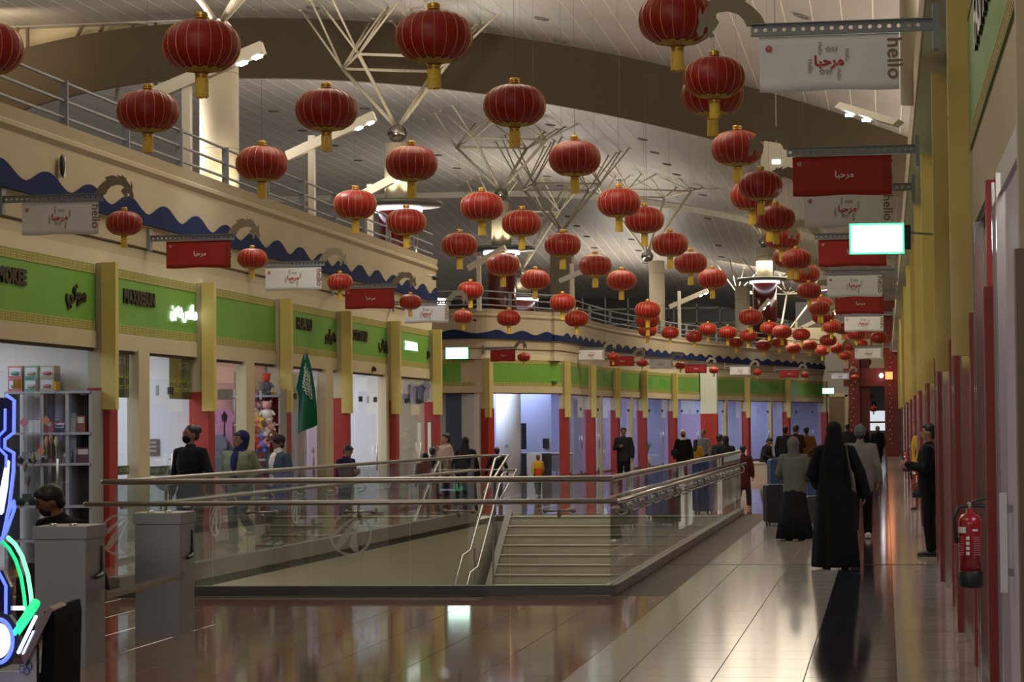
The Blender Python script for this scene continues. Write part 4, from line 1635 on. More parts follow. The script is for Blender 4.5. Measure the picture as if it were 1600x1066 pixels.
p = at_d(1370, 373, 21.2)
exit_sign(p, .50, .285, 'large lit white exit sign with a green rim over the shop row', yaw=TH * .5, arm=.06)
p = at_y(714, 552, 69.06)
exit_sign(p, .70, .35, 'lit white exit sign on the back wall above the blue office door')
p = at_d(1294, 611, 112)
exit_sign(p, .56, .27, 'small lit exit sign at the far end of the curved wall', arm=None)
for px, py, d, lab in ((678, 434, 47.4, 'small black security camera on the fascia near the wave board end'), (583, 576, 43.6, 'small pale security camera on the cream lintel above the white shop door'), (741, 500, 68.4, 'tiny black camera on the back balcony wall')):
    p = at_d(px, py, d)
    e = empty('security_camera', p, .4, label=lab, cat='camera')
    MB().bar((-.14, 0, .05), (.0, 0, .03), .018).obj('mount', WHITEM, e)
    MB().tube([(0, .0, 0), (.0, -.14, -.02)], [.05, .045], 10).obj('body', BLACK, e, True)
    MB().bar((0, -.17, -.025), (0, -.18, -.026), .03).obj('lens', DARK, e)


# ================================================================== FIRE EXTINGUISHERS
EXR = mat('extinguisher_red', (.34, .012, .016), .25, coat=.4)
LABW = mat('paper_label', (.75, .72, .72), .6)
LABP = mat('pink_print', (.50, .14, .16), .6)


def extinguisher(p, label, H=.52):
    e = empty('fire_extinguisher', p, label=label, cat='fire extinguisher')
    e.scale = (H / .52,) * 3
    r = .077
    body = MB().lathe([(.02, .10), (r, .10), (r, .42), (r * .95, .45), (r * .7, .475), (.022, .49), (.022, .515)], 24).obj('cylinder', EXR, e, True)
    MB().lathe([(r * .9, 0), (r + .004, .02), (r + .004, .105), (r, .11)], 24).obj('base_cup', BLACK, e, True)
    v = MB()
    v.tube([(0, 0, .51), (0, 0, .55)], [.02, .018], 10)
    v.obj('valve', mat('valve_brass', (.3, .26, .2), .35, .8), e, True)
    h = MB()
    h.tube([(.0, 0, .55), (.05, -.01, .575), (.11, -.01, .585)], [(.008, .014)] * 3, 6)
    h.tube([(.0, 0, .535), (.05, -.01, .54), (.10, -.01, .53)], [(.007, .012)] * 3, 6)
    h.obj('lever', BLACK, e, True)
    hs_ = MB()
    hs_.tube([(-.02, 0, .535), (-.07, -.02, .53), (-.10, -.03, .46), (-.098, -.03, .38), (-.09, -.02, .3)], [.012] * 4 + [.016], 8)
    hs_.obj('hose', BLACK, e, True)

    def patch(a0, a1, z0, z1, m, nm, rr=r + .0015):
        vs, n = [], 6
        for i in range(n + 1):
            a = a0 + (a1 - a0) * i / n
            vs += [(rr * math.cos(a), rr * math.sin(a), z0), (rr * math.cos(a), rr * math.sin(a), z1)]
        return MB().add(vs, [(2 * i, 2 * i + 2, 2 * i + 3, 2 * i + 1) for i in range(n)]).obj(nm, m, e)
    patch(-2.9, -1.95, .36, .40, LABW, 'white_label')
    q = MB()
    patch(-1.4, -.9, .372, .385, LABW, 'small_label')
    lines = MB()
    for i in range(9):
        for a0, a1 in ((-2.75, -2.15), (-1.35, -.7)):
            vs = []
            z0 = .215 + i * .0145
            n = 4
            for k in range(n + 1):
                a = a0 + (a1 - a0) * k / n
                vs += [((r + .0012) * math.cos(a), (r + .0012) * math.sin(a), z0), ((r + .0012) * math.cos(a), (r + .0012) * math.sin(a), z0 + .005)]
            lines.add(vs, [(2 * k, 2 * k + 2, 2 * k + 3, 2 * k + 1) for k in range(n)])
    lines.obj('printed_lines', LABP, e)
    for i in range(4):
        patch(-1.95, -1.66, .216 + i * .033, .238 + i * .033, LABW, 'pictogram', r + .0018)
    MB().box((-.02, r - .01, .40), (.02, .20, .44)).obj('wall_hook', GRAYM, e)
    return e


extinguisher(at_d(1517, 918, 14.6), 'large red fire extinguisher with white label hanging at the shop front', H=.50)
extinguisher(at_d(1434, 778, 34), 'red fire extinguisher half hidden behind the man leaning on the posts', H=.5)
extinguisher(at_d(1417, 737, 52), 'small far red fire extinguisher on the pale post by the walkway', H=.46)

for px, py, d, dx, lab in ((690, 472, 52, .0, 'small bright floodlight glimpsed past the end of the last white banner'), (1213, 248, 40, .22, 'white floodlight housing between the lanterns and the second red banner')):
    p = at_d(px, py, d)
    e = empty('floodlight', p, label=lab, cat='floodlight')
    MB().prism([(-.10 - dx, -.12 - dx), (-.10 - dx * .5, .10 + dx), (.10 + dx, .08 + dx * .6), (.10 + dx, -.10 - dx * .3)], 0, .12).obj('housing', WHITEM, e)
    MB().box((-.07, -.012, -.09), (.07, .0, -.02 if dx else .06)).obj('lamp_lens', LEDF if not dx else LEDW, e)
    MB().bar((0, .06, .05), (0, .06, roof_z(p.x, p.y) - p.z) if dx else (-.9, .06, .05), .010).obj('mounting_rod', GRAYM, e)

p = at_x(95, 258, XG + .19)
e = empty('fascia_lamp', p, label='small dark oval lamp with a pale plate on the long wall fascia', cat='lamp')
MB().ell((.02, 0, 0), (.03, .05, .13), 12, 8).obj('housing', BLACK, e, True)
MB().box((-.03, .03, -.14), (.03, .08, .10)).obj('plate', WHITEM, e)
# ================================================================== PEOPLE
SKIN = mat('skin', (.30, .165, .105), .6)
SKIN2 = mat('skin_dark', (.19, .095, .06), .6)
HAIR = mat('hair_black', (.008, .007, .007), .5)
EYE = mat('eye_dark', (.01, .008, .008), .3)
LIP = mat('lip', (.22, .07, .06), .6)
CL = {}


def cloth(name, col, rough=.9):
    return mat('fabric_' + name, col, rough, spec=.2, var=.06, scale=12, bump=.15)


def remesh(mb, name, voxel, m, parent, smooth=6):
    me = mb.mesh(name)
    o = bpy.data.objects.new(name, me)
    COL.objects.link(o)
    r = o.modifiers.new('r', 'REMESH')
    r.mode = 'VOXEL'
    r.voxel_size = voxel
    if smooth:
        s = o.modifiers.new('s', 'SMOOTH')
        s.iterations = smooth
        s.factor = .5
    dg = bpy.context.evaluated_depsgraph_get()
    me2 = bpy.data.meshes.new_from_object(o.evaluated_get(dg))
    bpy.data.objects.remove(o)
    bpy.data.meshes.remove(me)
    me2.polygons.foreach_set('use_smooth', [True] * len(me2.polygons))
    me2.name = name
    return new_obj(name, me2, parent, m)


ARMS = {'down': ((.255, .02, 1.14), (.26, -.05, .90)), 'pocket': ((.30, .08, 1.17), (.20, -.10, .98)), 'phone': ((.25, -.02, 1.15), (.09, -.27, 1.22)), 'mouth': ((.26, -.10, 1.16), (.07, -.20, 1.46)),
        'fwd': ((.25, -.08, 1.15), (.24, -.24, .96)), 'back': ((.25, .12, 1.16), (.25, .16, .92)), 'carry': ((.27, .0, 1.14), (.20, -.22, 1.02)), 'wide': ((.30, .0, 1.15), (.34, -.06, .92)), 'lap': ((.25, -.08, 1.15), (.10, -.30, 1.08)),
        'behind': ((.27, .10, 1.15), (.10, .17, 1.02))}


def person(px, py, d, H, heading, label, arms=('down', 'down'), legs='stand', top=None, tcol=None, tlong=.86, loose=1.0, bottom='trousers', bcol=None, shoes=(.02, .02, .02), head='hair', hcol=None, hoodcol=None,
           face=True, pitch=0.0, turn=0.0, skin=None, voxel=.016, mask=None, hooddown=None, extra=None, inner=None, floor_z=0.0, lean=0.0, at=None, build=1.0):
    """px,py: picture position of the feet; heading: degrees, 0 = facing the camera side (-y), 90 = facing +x"""
    s = H / 1.75
    p = at_d(px, py, d) if at is None else Vector(at)
    e = empty('person', (p.x, p.y, floor_z), math.radians(heading), label=label, cat='person')
    e.scale = (s * build, s * build, s)
    sk = skin or SKIN
    sit = legs == 'sit'
    dz = -.43 if sit else 0.0
    HP = Vector((0, 0, .93 + dz))
    RM = Matrix.Translation(HP) @ Matrix.Rotation(math.radians(lean), 4, 'X') @ Matrix.Translation(-HP)

    def U(x, y, z):
        return RM @ Vector((x, y, z + dz))
    sh = [U(sx * .175, .0, 1.425) for sx in (-1, 1)]
    el = [U((-1 if i == 0 else 1) * ARMS[a][0][0], ARMS[a][0][1], ARMS[a][0][2]) for i, a in enumerate(arms)]
    wr = [U((-1 if i == 0 else 1) * ARMS[a][1][0], ARMS[a][1][1], ARMS[a][1][2]) for i, a in enumerate(arms)]
    LG = {'stand': [((-.095, 0, .91), (-.105, -.015, .50), (-.11, .02, .075)), ((.095, 0, .91), (.105, -.015, .50), (.11, .02, .075))],
          'apart': [((-.095, 0, .91), (-.15, -.015, .50), (-.18, .02, .075)), ((.095, 0, .91), (.12, -.015, .50), (.14, .02, .075))],
          'walk': [((-.09, 0, .91), (-.10, -.16, .52), (-.10, -.24, .09)), ((.09, 0, .91), (.10, .04, .48), (.10, .30, .16))],
          'walk2': [((-.09, 0, .91), (-.10, .02, .48), (-.10, .26, .15)), ((.09, 0, .91), (.10, -.15, .52), (.10, -.20, .09))],
          'lift': [((-.09, 0, .91), (-.10, -.02, .50), (-.10, .02, .075)), ((.09, 0, .91), (.11, -.13, .54), (.12, .18, .28))],
          'sit': [((-.10, 0, .50), (-.11, -.42, .49), (-.10, -.40, .075)), ((.10, 0, .50), (.12, -.43, .49), (.13, -.50, .10))]}[legs]
    bd = MB()
    # trunk, limbs, neck, head: one skin
    bd.tube([U(0, 0, .90), U(0, 0, 1.08), U(0, -.005, 1.28), U(0, 0, 1.42), U(0, .005, 1.48)], [(.15, .11), (.135, .10), (.165, .115), (.165, .095), (.06, .06)], 14)
    for i in (0, 1):
        bd.tube([sh[i], (sh[i] + el[i]) / 2, el[i], (el[i] * .6 + wr[i] * .4), wr[i]], [.055, .046, .038, .037, .026], 10)
        h, k, a = [Vector(q) for q in LG[i]]
        bd.tube([h, (h + k) / 2, k, k * .65 + a * .35, a], [.085, .072, .052, .054, .036], 10)
        toe = a + Vector((0, -.15, -.045))
        heel = a + Vector((0, .05, -.04))
        bd.tube([heel, a + Vector((0, -.05, -.03)), toe], [.036, .038, .028], 10)
    HC = U(0, -.015, 1.635)
    NK = U(0, .005, 1.50)
    HM = Matrix.Translation(NK) @ Matrix.Rotation(math.radians(lean), 4, 'X') @ Matrix.Rotation(math.radians(turn), 4, 'Z') @ Matrix.Rotation(math.radians(pitch), 4, 'X')

    def Hd(x, y, z):                    # head space: origin at the neck root
        return HM @ Vector((x, y, z))
    RH = HM.to_3x3()
    bd.tube([U(0, .01, 1.44), NK, Hd(0, -.005, .07)], [.058, .054, .052], 12)
    bd.ell(Hd(0, -.005, .15), (.076, .094, .105), 16, 11, RH)
    bd.ell(Hd(0, -.035, .085), (.056, .062, .062), 14, 9, RH)
    bd.ell(Hd(0, -.105, .125), (.014, .018, .024), 8, 6, RH)
    for sx in (-1, 1):
        bd.ell(Hd(sx * .078, .008, .135), (.011, .020, .031), 8, 6, RH)
    body = remesh(bd, 'body', voxel, sk, e, 4)
    # hands: palm, four fingers of unequal length, thumb from the side of the palm
    hb = MB()
    for i in (0, 1):
        dr = (wr[i] - el[i]).normalized()
        inn = Vector((1 if i == 0 else -1, 0, 0))
        inn = (inn - dr * inn.dot(dr)).normalized()
        sd = dr.cross(inn)
        if sd.y > 0:
            sd = -sd
        c = wr[i] + dr * .045
        hb.tube([wr[i] - dr * .01, wr[i] + dr * .04, wr[i] + dr * .085], [(.022, .018), (.017, .036), (.015, .036)], 10, ref=inn)
        for q, ln in ((-.028, .060), (-.010, .072), (.009, .078), (.027, .070)):
            b0 = wr[i] + dr * .082 + sd * q
            b1 = b0 + dr * ln * .5 + inn * .006
            b2 = b1 + dr * ln * .42 + inn * .024
            hb.tube([b0 - dr * .02, b0, b1, b2], [.009, .0088, .0082, .0072], 6)
        t0 = wr[i] + dr * .025 + sd * .03
        hb.tube([t0, t0 + dr * .03 + sd * .02 + inn * .008, t0 + dr * .062 + sd * .02 + inn * .022], [.011, .010, .008], 6)
    vsn = [tuple(v.co) for v in body.data.vertices]
    bmm = bmesh.new()
    bmm.from_mesh(body.data)
    hm = hb.mesh('hands', True)
    bmm.from_mesh(hm)
    bmm.to_mesh(body.data)
    bmm.free()
    body.data.polygons.foreach_set('use_smooth', [True] * len(body.data.polygons))
    if face:
        eb_ = MB()
        for sx in (-1, 1):
            MB().ell(Hd(sx * .031, -.088, .155), (.013, .010, .008), 8, 6, RH).obj('eye', EYE, e, True)
            eb_.tube([Hd(sx * .014, -.099, .175), Hd(sx * .033, -.095, .181), Hd(sx * .052, -.082, .174)], [.0045] * 3, 6)
        eb_.obj('eyebrows', HAIR, e)
        MB().ell(Hd(0, -.097, .085), (.023, .010, .008), 10, 6, RH).obj('mouth', LIP, e, True)
    # ---------------- upper garment
    L = loose
    if bottom == 'robe':
        rb_ = MB()
        n = 36
        rings = [(1.47, .075, .07, 0), (1.43, .17 * L, .10 * L, 0), (1.30, .19 * L, .135 * L, 0), (1.05, .185 * L, .145 * L, .004), (.85, .21 * L, .165 * L, .008), (.5, .235 * L, .19 * L, .014), (.06, .255 * L, .215 * L, .020), (.025, .25 * L, .21 * L, .020)]
        vs = []
        for z, rx, ry, w_ in rings:
            for k in range(n):
                a = 2 * PI * k / n
                f = 1 + (w_ / .2) * math.sin(9 * a + 1.3 + z * 1.2) + (w_ / .3) * math.sin(5 * a)
                q = U(rx * math.cos(a) * f, ry * math.sin(a) * f, z) if z > .9 else Vector((rx * math.cos(a) * f, ry * math.sin(a) * f, z))
                vs.append(q)
        fs = [(i * n + k, i * n + (k + 1) % n, (i + 1) * n + (k + 1) % n, (i + 1) * n + k) for i in range(len(rings) - 1) for k in range(n)]
        fs += [tuple(range(n)), tuple(range((len(rings) - 1) * n + n - 1, (len(rings) - 1) * n - 1, -1))]
        rb_.add(vs, fs)
        rb_.obj('robe', tcol, e, True)
        sl_ = MB()
        for i in (0, 1):
            sl_.tube([sh[i] * .8 + U(0, 0, 1.40) * .2, sh[i], (sh[i] + el[i]) / 2, el[i], wr[i] * .9 + el[i] * .1, wr[i] + (wr[i] - el[i]).normalized() * .02], [.075, .082, .075, .075, .085, .09], 12)
        remesh(sl_, 'robe_sleeves', voxel, tcol, e, 5)
    else:
        tp = MB()
        tp.tube([U(0, 0, tlong), U(0, 0, tlong + .06), U(0, 0, 1.06), U(0, -.005, 1.28), U(0, 0, 1.41), U(0, .006, 1.485)],
                [(.175 * L, .130 * L), (.182 * L, .138 * L), (.172 * L, .132 * L), (.195 * L, .142 * L), (.185 * L, .115 * L), (.075, .072)], 18)
        for i in (0, 1):
            tp.tube([sh[i] * .75 + U(0, 0, 1.40) * .25, sh[i], (sh[i] + el[i]) / 2, el[i], (el[i] + wr[i]) / 2, wr[i]], [.075, .078 * L, .066 * L, .060 * L, .056 * L, .046 * L], 12)
        remesh(tp, 'top' if top is None else top, voxel, tcol, e, 6)
        cf = MB()
        for i in (0, 1):
            dr = (wr[i] - el[i]).normalized()
            cf.tube([wr[i] - dr * .02, wr[i] + dr * .012], [.044 * L, .040 * L], 12)
        cf.obj('cuffs', tcol, e, True)
        hm_ = MB()
        hm_.tube([U(0, 0, tlong - .035), U(0, 0, tlong + .02)], [(.168 * L, .126 * L)] * 2, 20)
        hm_.obj('hem_band', tcol, e, True)
        if inner is not None:
            ib = MB()
            ib.ell(U(0, -.075 * L, 1.30), (.085, .088 * L, .19), 14, 9)
            ib.ell(U(0, -.080 * L, 1.05), (.08, .078 * L, .16), 14, 9)
            ib.tube([U(0, -.01, 1.46), U(0, -.005, 1.535)], [.075, .066], 14)
            ib.obj('inner_top', inner, e, True)
        # ------------ lower garment
        lb = MB()
        if bottom == 'skirt':
            n = 32
            vs = []
            rings = [(.98, .15, .12, 0), (.86, .185, .15, .004), (.5, .24, .20, .012), (.03, .31, .27, .02)]
            for z, rx, ry, w_ in rings:
                for k in range(n):
                    a = 2 * PI * k / n
                    f = 1 + (w_ / .2) * math.sin(8 * a + 1)
                    vs.append((rx * math.cos(a) * f, ry * math.sin(a) * f, z))
            lb.add(vs, [(i * n + k, i * n + (k + 1) % n, (i + 1) * n + (k + 1) % n, (i + 1) * n + k) for i in range(3) for k in range(n)] + [tuple(range(n)), tuple(range(4 * n - 1, 3 * n - 1, -1))])
            lb.obj('skirt', bcol, e, True)
        else:
            lb.tube([(0, 0, .86 + (dz if sit else 0)), (0, 0, 1.0 + (dz if sit else 0))], [(.165, .125), (.15, .115)], 16)
            for i in (0, 1):
                h, k, a = [Vector(q) for q in LG[i]]
                lb.tube([h, (h + k) / 2, k, (k + a) / 2, a + (k - a).normalized() * .02], [.108, .096, .080, .075, .070], 12)
            remesh(lb, 'trousers', voxel, bcol, e, 5)
    # ---------------- shoes
    if True:
        sb_ = mat('shoe_%02d%02d%02d' % tuple(int(c * 99) for c in shoes), shoes, .5)
        for i in (0, 1):
            h, k, a = [Vector(q) for q in LG[i]]
            o = MB()
            o.tube([a + Vector((0, .065, -.035)), a + Vector((0, 0, -.02)), a + Vector((0, -.09, -.035)), a + Vector((0, -.17, -.045))], [(.040, .042), (.046, .050), (.046, .036), (.038, .026)], 12)
            o.box(a + Vector((-.044, -.185, -.075)), a + Vector((.044, .085, -.058)))
            o.obj('shoe', sb_, e, True)
    # ---------------- head wear
    hm2 = hcol or HAIR
    hw = MB()
    if head == 'hair':
        hw.ell(Hd(0, .018, .182), (.087, .098, .092), 18, 11, RH)
        hw.ell(Hd(0, -.045, .225), (.066, .05, .035), 12, 8, RH)
        hw.ell(Hd(0, .055, .12), (.074, .05, .075), 14, 9, RH)
        remesh(hw, 'hair', voxel * .8, hm2, e, 3)
    elif head == 'long':
        hw.ell(Hd(0, .02, .18), (.09, .10, .09), 18, 11, RH)
        hw.tube([Hd(0, .06, .17), Hd(0, .085, .02), Hd(0, .11, -.16), Hd(0, .10, -.24)], [(.08, .05), (.085, .05), (.075, .045), (.05, .03)], 14)
        remesh(hw, 'hair', voxel * .8, hm2, e, 3)
    elif head == 'bun':
        hw.ell(Hd(0, .02, .182), (.086, .098, .088), 18, 11, RH)
        hw.ell(Hd(0, .105, .20), (.055, .055, .06), 12, 8, RH)
        hw.ell(Hd(0, .06, .13), (.075, .06, .07), 12, 8, RH)
        remesh(hw, 'hair', voxel * .8, hm2, e, 3)
    elif head in ('hijab', 'hood'):
        g = 1.0 if head == 'hijab' else 1.12
        hy = .0 if not face else (.018 if head == 'hijab' else .040)
        hw.ell(Hd(0, .022 + hy, .165 + hy * .3), (.098 * g, .108 * g, .108 * g), 20, 12, RH)
        hw.tube([Hd(0, .03 + hy, .12), Hd(0, .02 + hy * .4, .02), U(0, .012, 1.44), U(0, .01, 1.36)], [(.09 * g, .085 * g), (.085 * g, .08 * g), (.13, .10), (.16, .115)], 18)
        if bottom == 'robe' and head == 'hijab':
            hw.tube([Hd(0, .06, .1), U(0, .10, 1.36), U(0, .125, 1.18)], [(.10, .07), (.15, .06), (.13, .03)], 14)
        remesh(hw, 'headscarf' if head == 'hijab' else 'hood', voxel, hm2, e, 5)
        if head == 'hood' and face:
            MB().ell(Hd(0, -.03, .225), (.068, .06, .04), 12, 8, RH).obj('hair', HAIR, e, True)
    elif head in ('beanie', 'cap'):
        hw.ell(Hd(0, .008, .195), (.090, .104, .082), 18, 11, RH)
        hw.tube([Hd(0, .008, .155), Hd(0, .006, .185)], [(.089, .104)] * 2, 20)
        if head == 'cap':
            hw.tube([Hd(0, -.075, .195), Hd(0, -.16, .185)], [(.07, .012), (.05, .009)], 12)
        remesh(hw, head, voxel * .8, hm2, e, 3)
        bk = MB()
        bk.ell(Hd(0, .04, .10), (.074, .055, .055), 12, 8, RH)
        bk.obj('hair', HAIR, e, True)
    if mask is not None:
        MB().ell(Hd(0, -.048, .088), (.062, .064, .062), 14, 9, RH).obj('face_mask', mask, e, True)
    if hooddown is not None:
        hd = MB()
        hd.ell(U(0, .075, 1.44), (.12, .065, .085), 14, 9)
        hd.tube([U(-.08, -.02, 1.49), U(-.09, .04, 1.50), U(0, .09, 1.51), U(.09, .04, 1.50), U(.08, -.02, 1.49)], [.028] * 5, 8)
        remesh(hd, 'hood_down', voxel, hooddown, e, 4)
    if extra:
        extra(e, U, Hd, wr, el, LG)
    return e


BLK = cloth('black', (.008, .008, .009))
BLK2 = cloth('charcoal', (.022, .022, .025))
NAVYC = cloth('navy', (.010, .014, .055))
OLIVE = cloth('olive', (.125, .13, .085))
GREYC = cloth('grey_marl', (.135, .135, .14))
GREYD = cloth('grey_hoodie', (.105, .105, .105))
DENIM = cloth('denim', (.035, .055, .085))
CREAMC = cloth('cream', (.55, .52, .48))
BEIGE = cloth('beige_puffer', (.34, .25, .19))
DTRO = cloth('dark_trousers', (.018, .018, .020))
GTRO = cloth('grey_green_trousers', (.05, .055, .05))
BROWNC = cloth('brown_jacket', (.13, .055, .018))
TAN = cloth('tan_trousers', (.42, .30, .16))
MAROON = cloth('maroon', (.07, .014, .016))
YELC = cloth('yellow_knit', (.45, .27, .03))
REDC2 = cloth('orange_red_knit', (.42, .06, .02))
WHITEC = cloth('white_cloth', (.6, .58, .57))
PRINT = cloth('print_shirt', (.20, .19, .22))


def bag_strap(e, U, Hd, wr, el, LG):
    MB().tube([U(-.13, -.12, 1.42), U(-.14, .02, 1.50), U(-.16, .13, 1.36), U(-.20, .15, 1.12), U(-.22, .12, .98)], [.012] * 5, 6).obj('bag_strap', mat('strap_brown', (.06, .05, .03), .5), e, True)


def shoulder_bag(e, U, Hd, wr, el, LG):
    b = MB()
    b.tube([U(-.27, -.06, .98), U(-.28, -.07, 1.12)], [(.14, .05), (.12, .045)], 12)
    b.obj('shoulder_bag', BLK2, e, True)


def phone(e, U, Hd, wr, el, LG):
    c = (wr[0] + wr[1]) / 2
    MB().box(c + Vector((-.04, -.10, -.01)), c + Vector((.04, -.085, .14))).obj('phone', BLACK, e)


def pull_strings(e, U, Hd, wr, el, LG):
    b = MB()
    b.tube([U(-.04, -.13, 1.44), U(-.05, -.165, 1.32), U(-.045, -.16, 1.2)], [.006] * 3, 5)
    b.tube([U(.04, -.13, 1.44), U(.035, -.165, 1.33), U(.03, -.16, 1.22)], [.006] * 3, 5)
    b.obj('drawstrings', WHITEC, e)
    q = MB()
    for x0, z0, x1, z1 in ((-.06, 1.26, .06, 1.27), (-.02, 1.34, -.02, 1.12), (-.05, 1.18, .05, 1.18), (.045, 1.18, .045, 1.10), (-.045, 1.18, -.03, 1.08), (-.03, 1.08, .045, 1.10)):
        q.bar(U(x0, -.158, z0), U(x1, -.158, z1), .007, 5)
    q.obj('chest_print', WHITEC, e)


def beard(e, U, Hd, wr, el, LG):
    phone(e, U, Hd, wr, el, LG)
    b = MB()
    c = Hd(0, -.05, .075)
    b.ell(c, (.058, .058, .05), 14, 9)
    b.obj('beard', HAIR, e, True)


def handbag(e, U, Hd, wr, el, LG):
    w_ = wr[1] + Vector((0, 0, -.1))
    b = MB()
    b.tube([w_ + Vector((.03, 0, -.34)), w_ + Vector((.03, 0, -.12)), w_ + Vector((.0, 0, 0))], [(.05, .16), (.045, .14), (.012, .02)], 12)
    b.obj('pink_bag', mat('pink_bag', (.55, .16, .16), .6), e, True)


def pink_bottle(e, U, Hd, wr, el, LG):
    pass


# --- walkway
person(1306, 893, 26.7, 1.69, 180, 'person in a long black abaya and headscarf walking away with a thin bag strap', arms=('wide', 'carry'), bottom='robe', tcol=BLK, head='hijab', hcol=BLK, face=False, voxel=.012, extra=bag_strap, loose=1.05, shoes=(.06, .04, .02))
person(1346, 843, 33.4, 1.64, 180, 'person in grey sweatshirt, grey beanie and black trousers walking away', arms=('down', 'wide'), legs='walk', tcol=GREYC, tlong=.80, loose=1.16, bcol=BLK, shoes=(.6, .6, .62), head='beanie', hcol=cloth('beanie', (.10, .11, .125)), face=False, voxel=.012)
person(1242, 843, 33.2, 1.47, 172, 'person with a grey hood up and long black skirt beside suitcases', arms=('carry', 'carry'), tcol=GREYD, tlong=.80, loose=1.1, bottom='skirt', bcol=BLK, head='hood', hcol=GREYD, face=False, voxel=.012)
person(1448, 870, 29.6, 1.66, -95, 'person in black leaning between the red posts of the shop row', arms=('pocket', 'phone'), tcol=BLK, loose=1.12, bcol=BLK, head='hair', voxel=.014, at=(.54, 29.6, 0))
person(1421, 800, 46, 1.70, -90, 'person with dark hair seen past the far red extinguisher', arms=('down', 'down'), tcol=YELC, bcol=DTRO, head='hair', voxel=.018, at=(.62, 45, 0))
person(1372, 731, 86, 1.52, 0, 'person in black coat carrying a pink bag towards us down the walkway', arms=('down', 'down'), legs='walk', tcol=BLK, tlong=.55, loose=1.25, bcol=BLK, head='hijab', hcol=BLK, voxel=.018, extra=handbag, shoes=(.35, .22, .16))
person(1347, 735, 84, 1.62, 180, 'person in dark jacket walking away toward the red gate', tcol=cloth('dark_blue', (.012, .014, .024)), loose=1.3, tlong=.74, bcol=BLK2, face=False, voxel=.02)
person(1325, 735, 82, 1.60, 180, 'person with dark hair half hidden behind the grey beanie', tcol=BLK2, loose=1.15, bcol=BLK2, face=False, voxel=.02)
person(1228, 760, 62, 1.58, 180, 'person in black jacket standing by the suitcases with back turned', arms=('pocket', 'down'), tcol=BLK2, loose=1.25, bcol=DTRO, face=False, voxel=.018)
person(1244, 760, 61, 1.62, 150, 'person in dark maroon jacket looking down by the suitcases', arms=('phone', 'phone'), tcol=cloth('dark_maroon', (.028, .010, .012)), loose=1.25, bcol=NAVYC, pitch=18, voxel=.018)
person(1261, 760, 63, 1.56, 180, 'person in brown jacket and tan trousers with hands behind back', arms=('behind', 'behind'), tcol=BROWNC, tlong=.92, loose=1.2, bcol=TAN, face=False, voxel=.018)
# --- by the left shops
person(298, 880, 28.6, 1.72, -20, 'person in black turtleneck and black face mask by the factory store', arms=('down', 'wide'), tcol=BLK, loose=1.0, bcol=BLK, head='bun', mask=BLK, skin=SKIN2, turn=-25, voxel=.012)
person(374, 860, 32.0, 1.62, -12, 'person in olive jacket over a dark hoodie with blue hood up', arms=('pocket', 'pocket'), legs='lift', tcol=OLIVE, loose=1.25, tlong=.84, bcol=GTRO, inner=NAVYC, head='hood', hcol=NAVYC, skin=SKIN2, turn=-25, voxel=.012, extra=pull_strings, shoes=(.12, .12, .11))
person(436, 857, 32.9, 1.57, -35, 'person in denim jacket over white turtleneck with dark cap', arms=('phone', 'down'), tcol=DENIM, loose=1.15, bcol=GTRO, inner=CREAMC, head='cap', hcol=cloth('cap', (.02, .018, .018)), skin=SKIN2, turn=-20, voxel=.012, shoes=(.2, .2, .2))
person(541, 840, 37.0, 1.40, 60, 'child in navy jumper looking down by the HUA YU shop', arms=('phone', 'phone'), tcol=NAVYC, bcol=DTRO, pitch=30, voxel=.014)
person(697, 795, 45.5, 1.53, -60, 'person in pale puffy hooded jacket with hand at the mouth', arms=('mouth', 'down'), tcol=BEIGE, loose=1.35, bcol=DTRO, hooddown=BEIGE, voxel=.014)
person(728, 800, 45.0, 1.46, 175, 'person in black abaya and dark headscarf beside the pale puffy jacket', bottom='robe', tcol=BLK, head='hijab', hcol=cloth('dark_scarf', (.018, .014, .013)), face=False, voxel=.016, loose=1.1)
person(676, 800, 44.0, 1.28, 200, 'child with dark hair at the left of the pale puffy jacket', tcol=BLK2, bcol=DTRO, face=False, voxel=.018)
person(665, 800, 43.0, 1.18, 200, 'child in dark headscarf behind the balustrade rail', tcol=BLK, bcol=DTRO, head='hijab', hcol=BLK, face=False, voxel=.018)
person(841, 775, 55.0, .97, -160, 'small child in yellow, orange and red jumper running on the brown floor', arms=('fwd', 'back'), legs='walk', tcol=YELC, bcol=GTRO, head='hair', hcol=mat('hair_red', (.13, .035, .015), .6), face=False, voxel=.016,
       extra=lambda e, U, Hd, wr, el, LG: MB().tube([U(0, 0, .83), U(0, 0, 1.16)], [(.188, .142), (.192, .146)], 18).obj('red_jumper_band', REDC2, e, True))
person(777, 792, 50.0, 1.20, 200, 'child in black top behind the end of the stair rail', arms=('wide', 'wide'), tcol=BLK, bcol=BLK2, face=False, voxel=.018)
person(975, 765, 60.0, 1.60, 0, 'person in dark zip jacket standing before the curved shops with hand raised', arms=('phone', 'down'), tcol=BLK2, loose=1.12, bcol=BLK, voxel=.014, pitch=5)
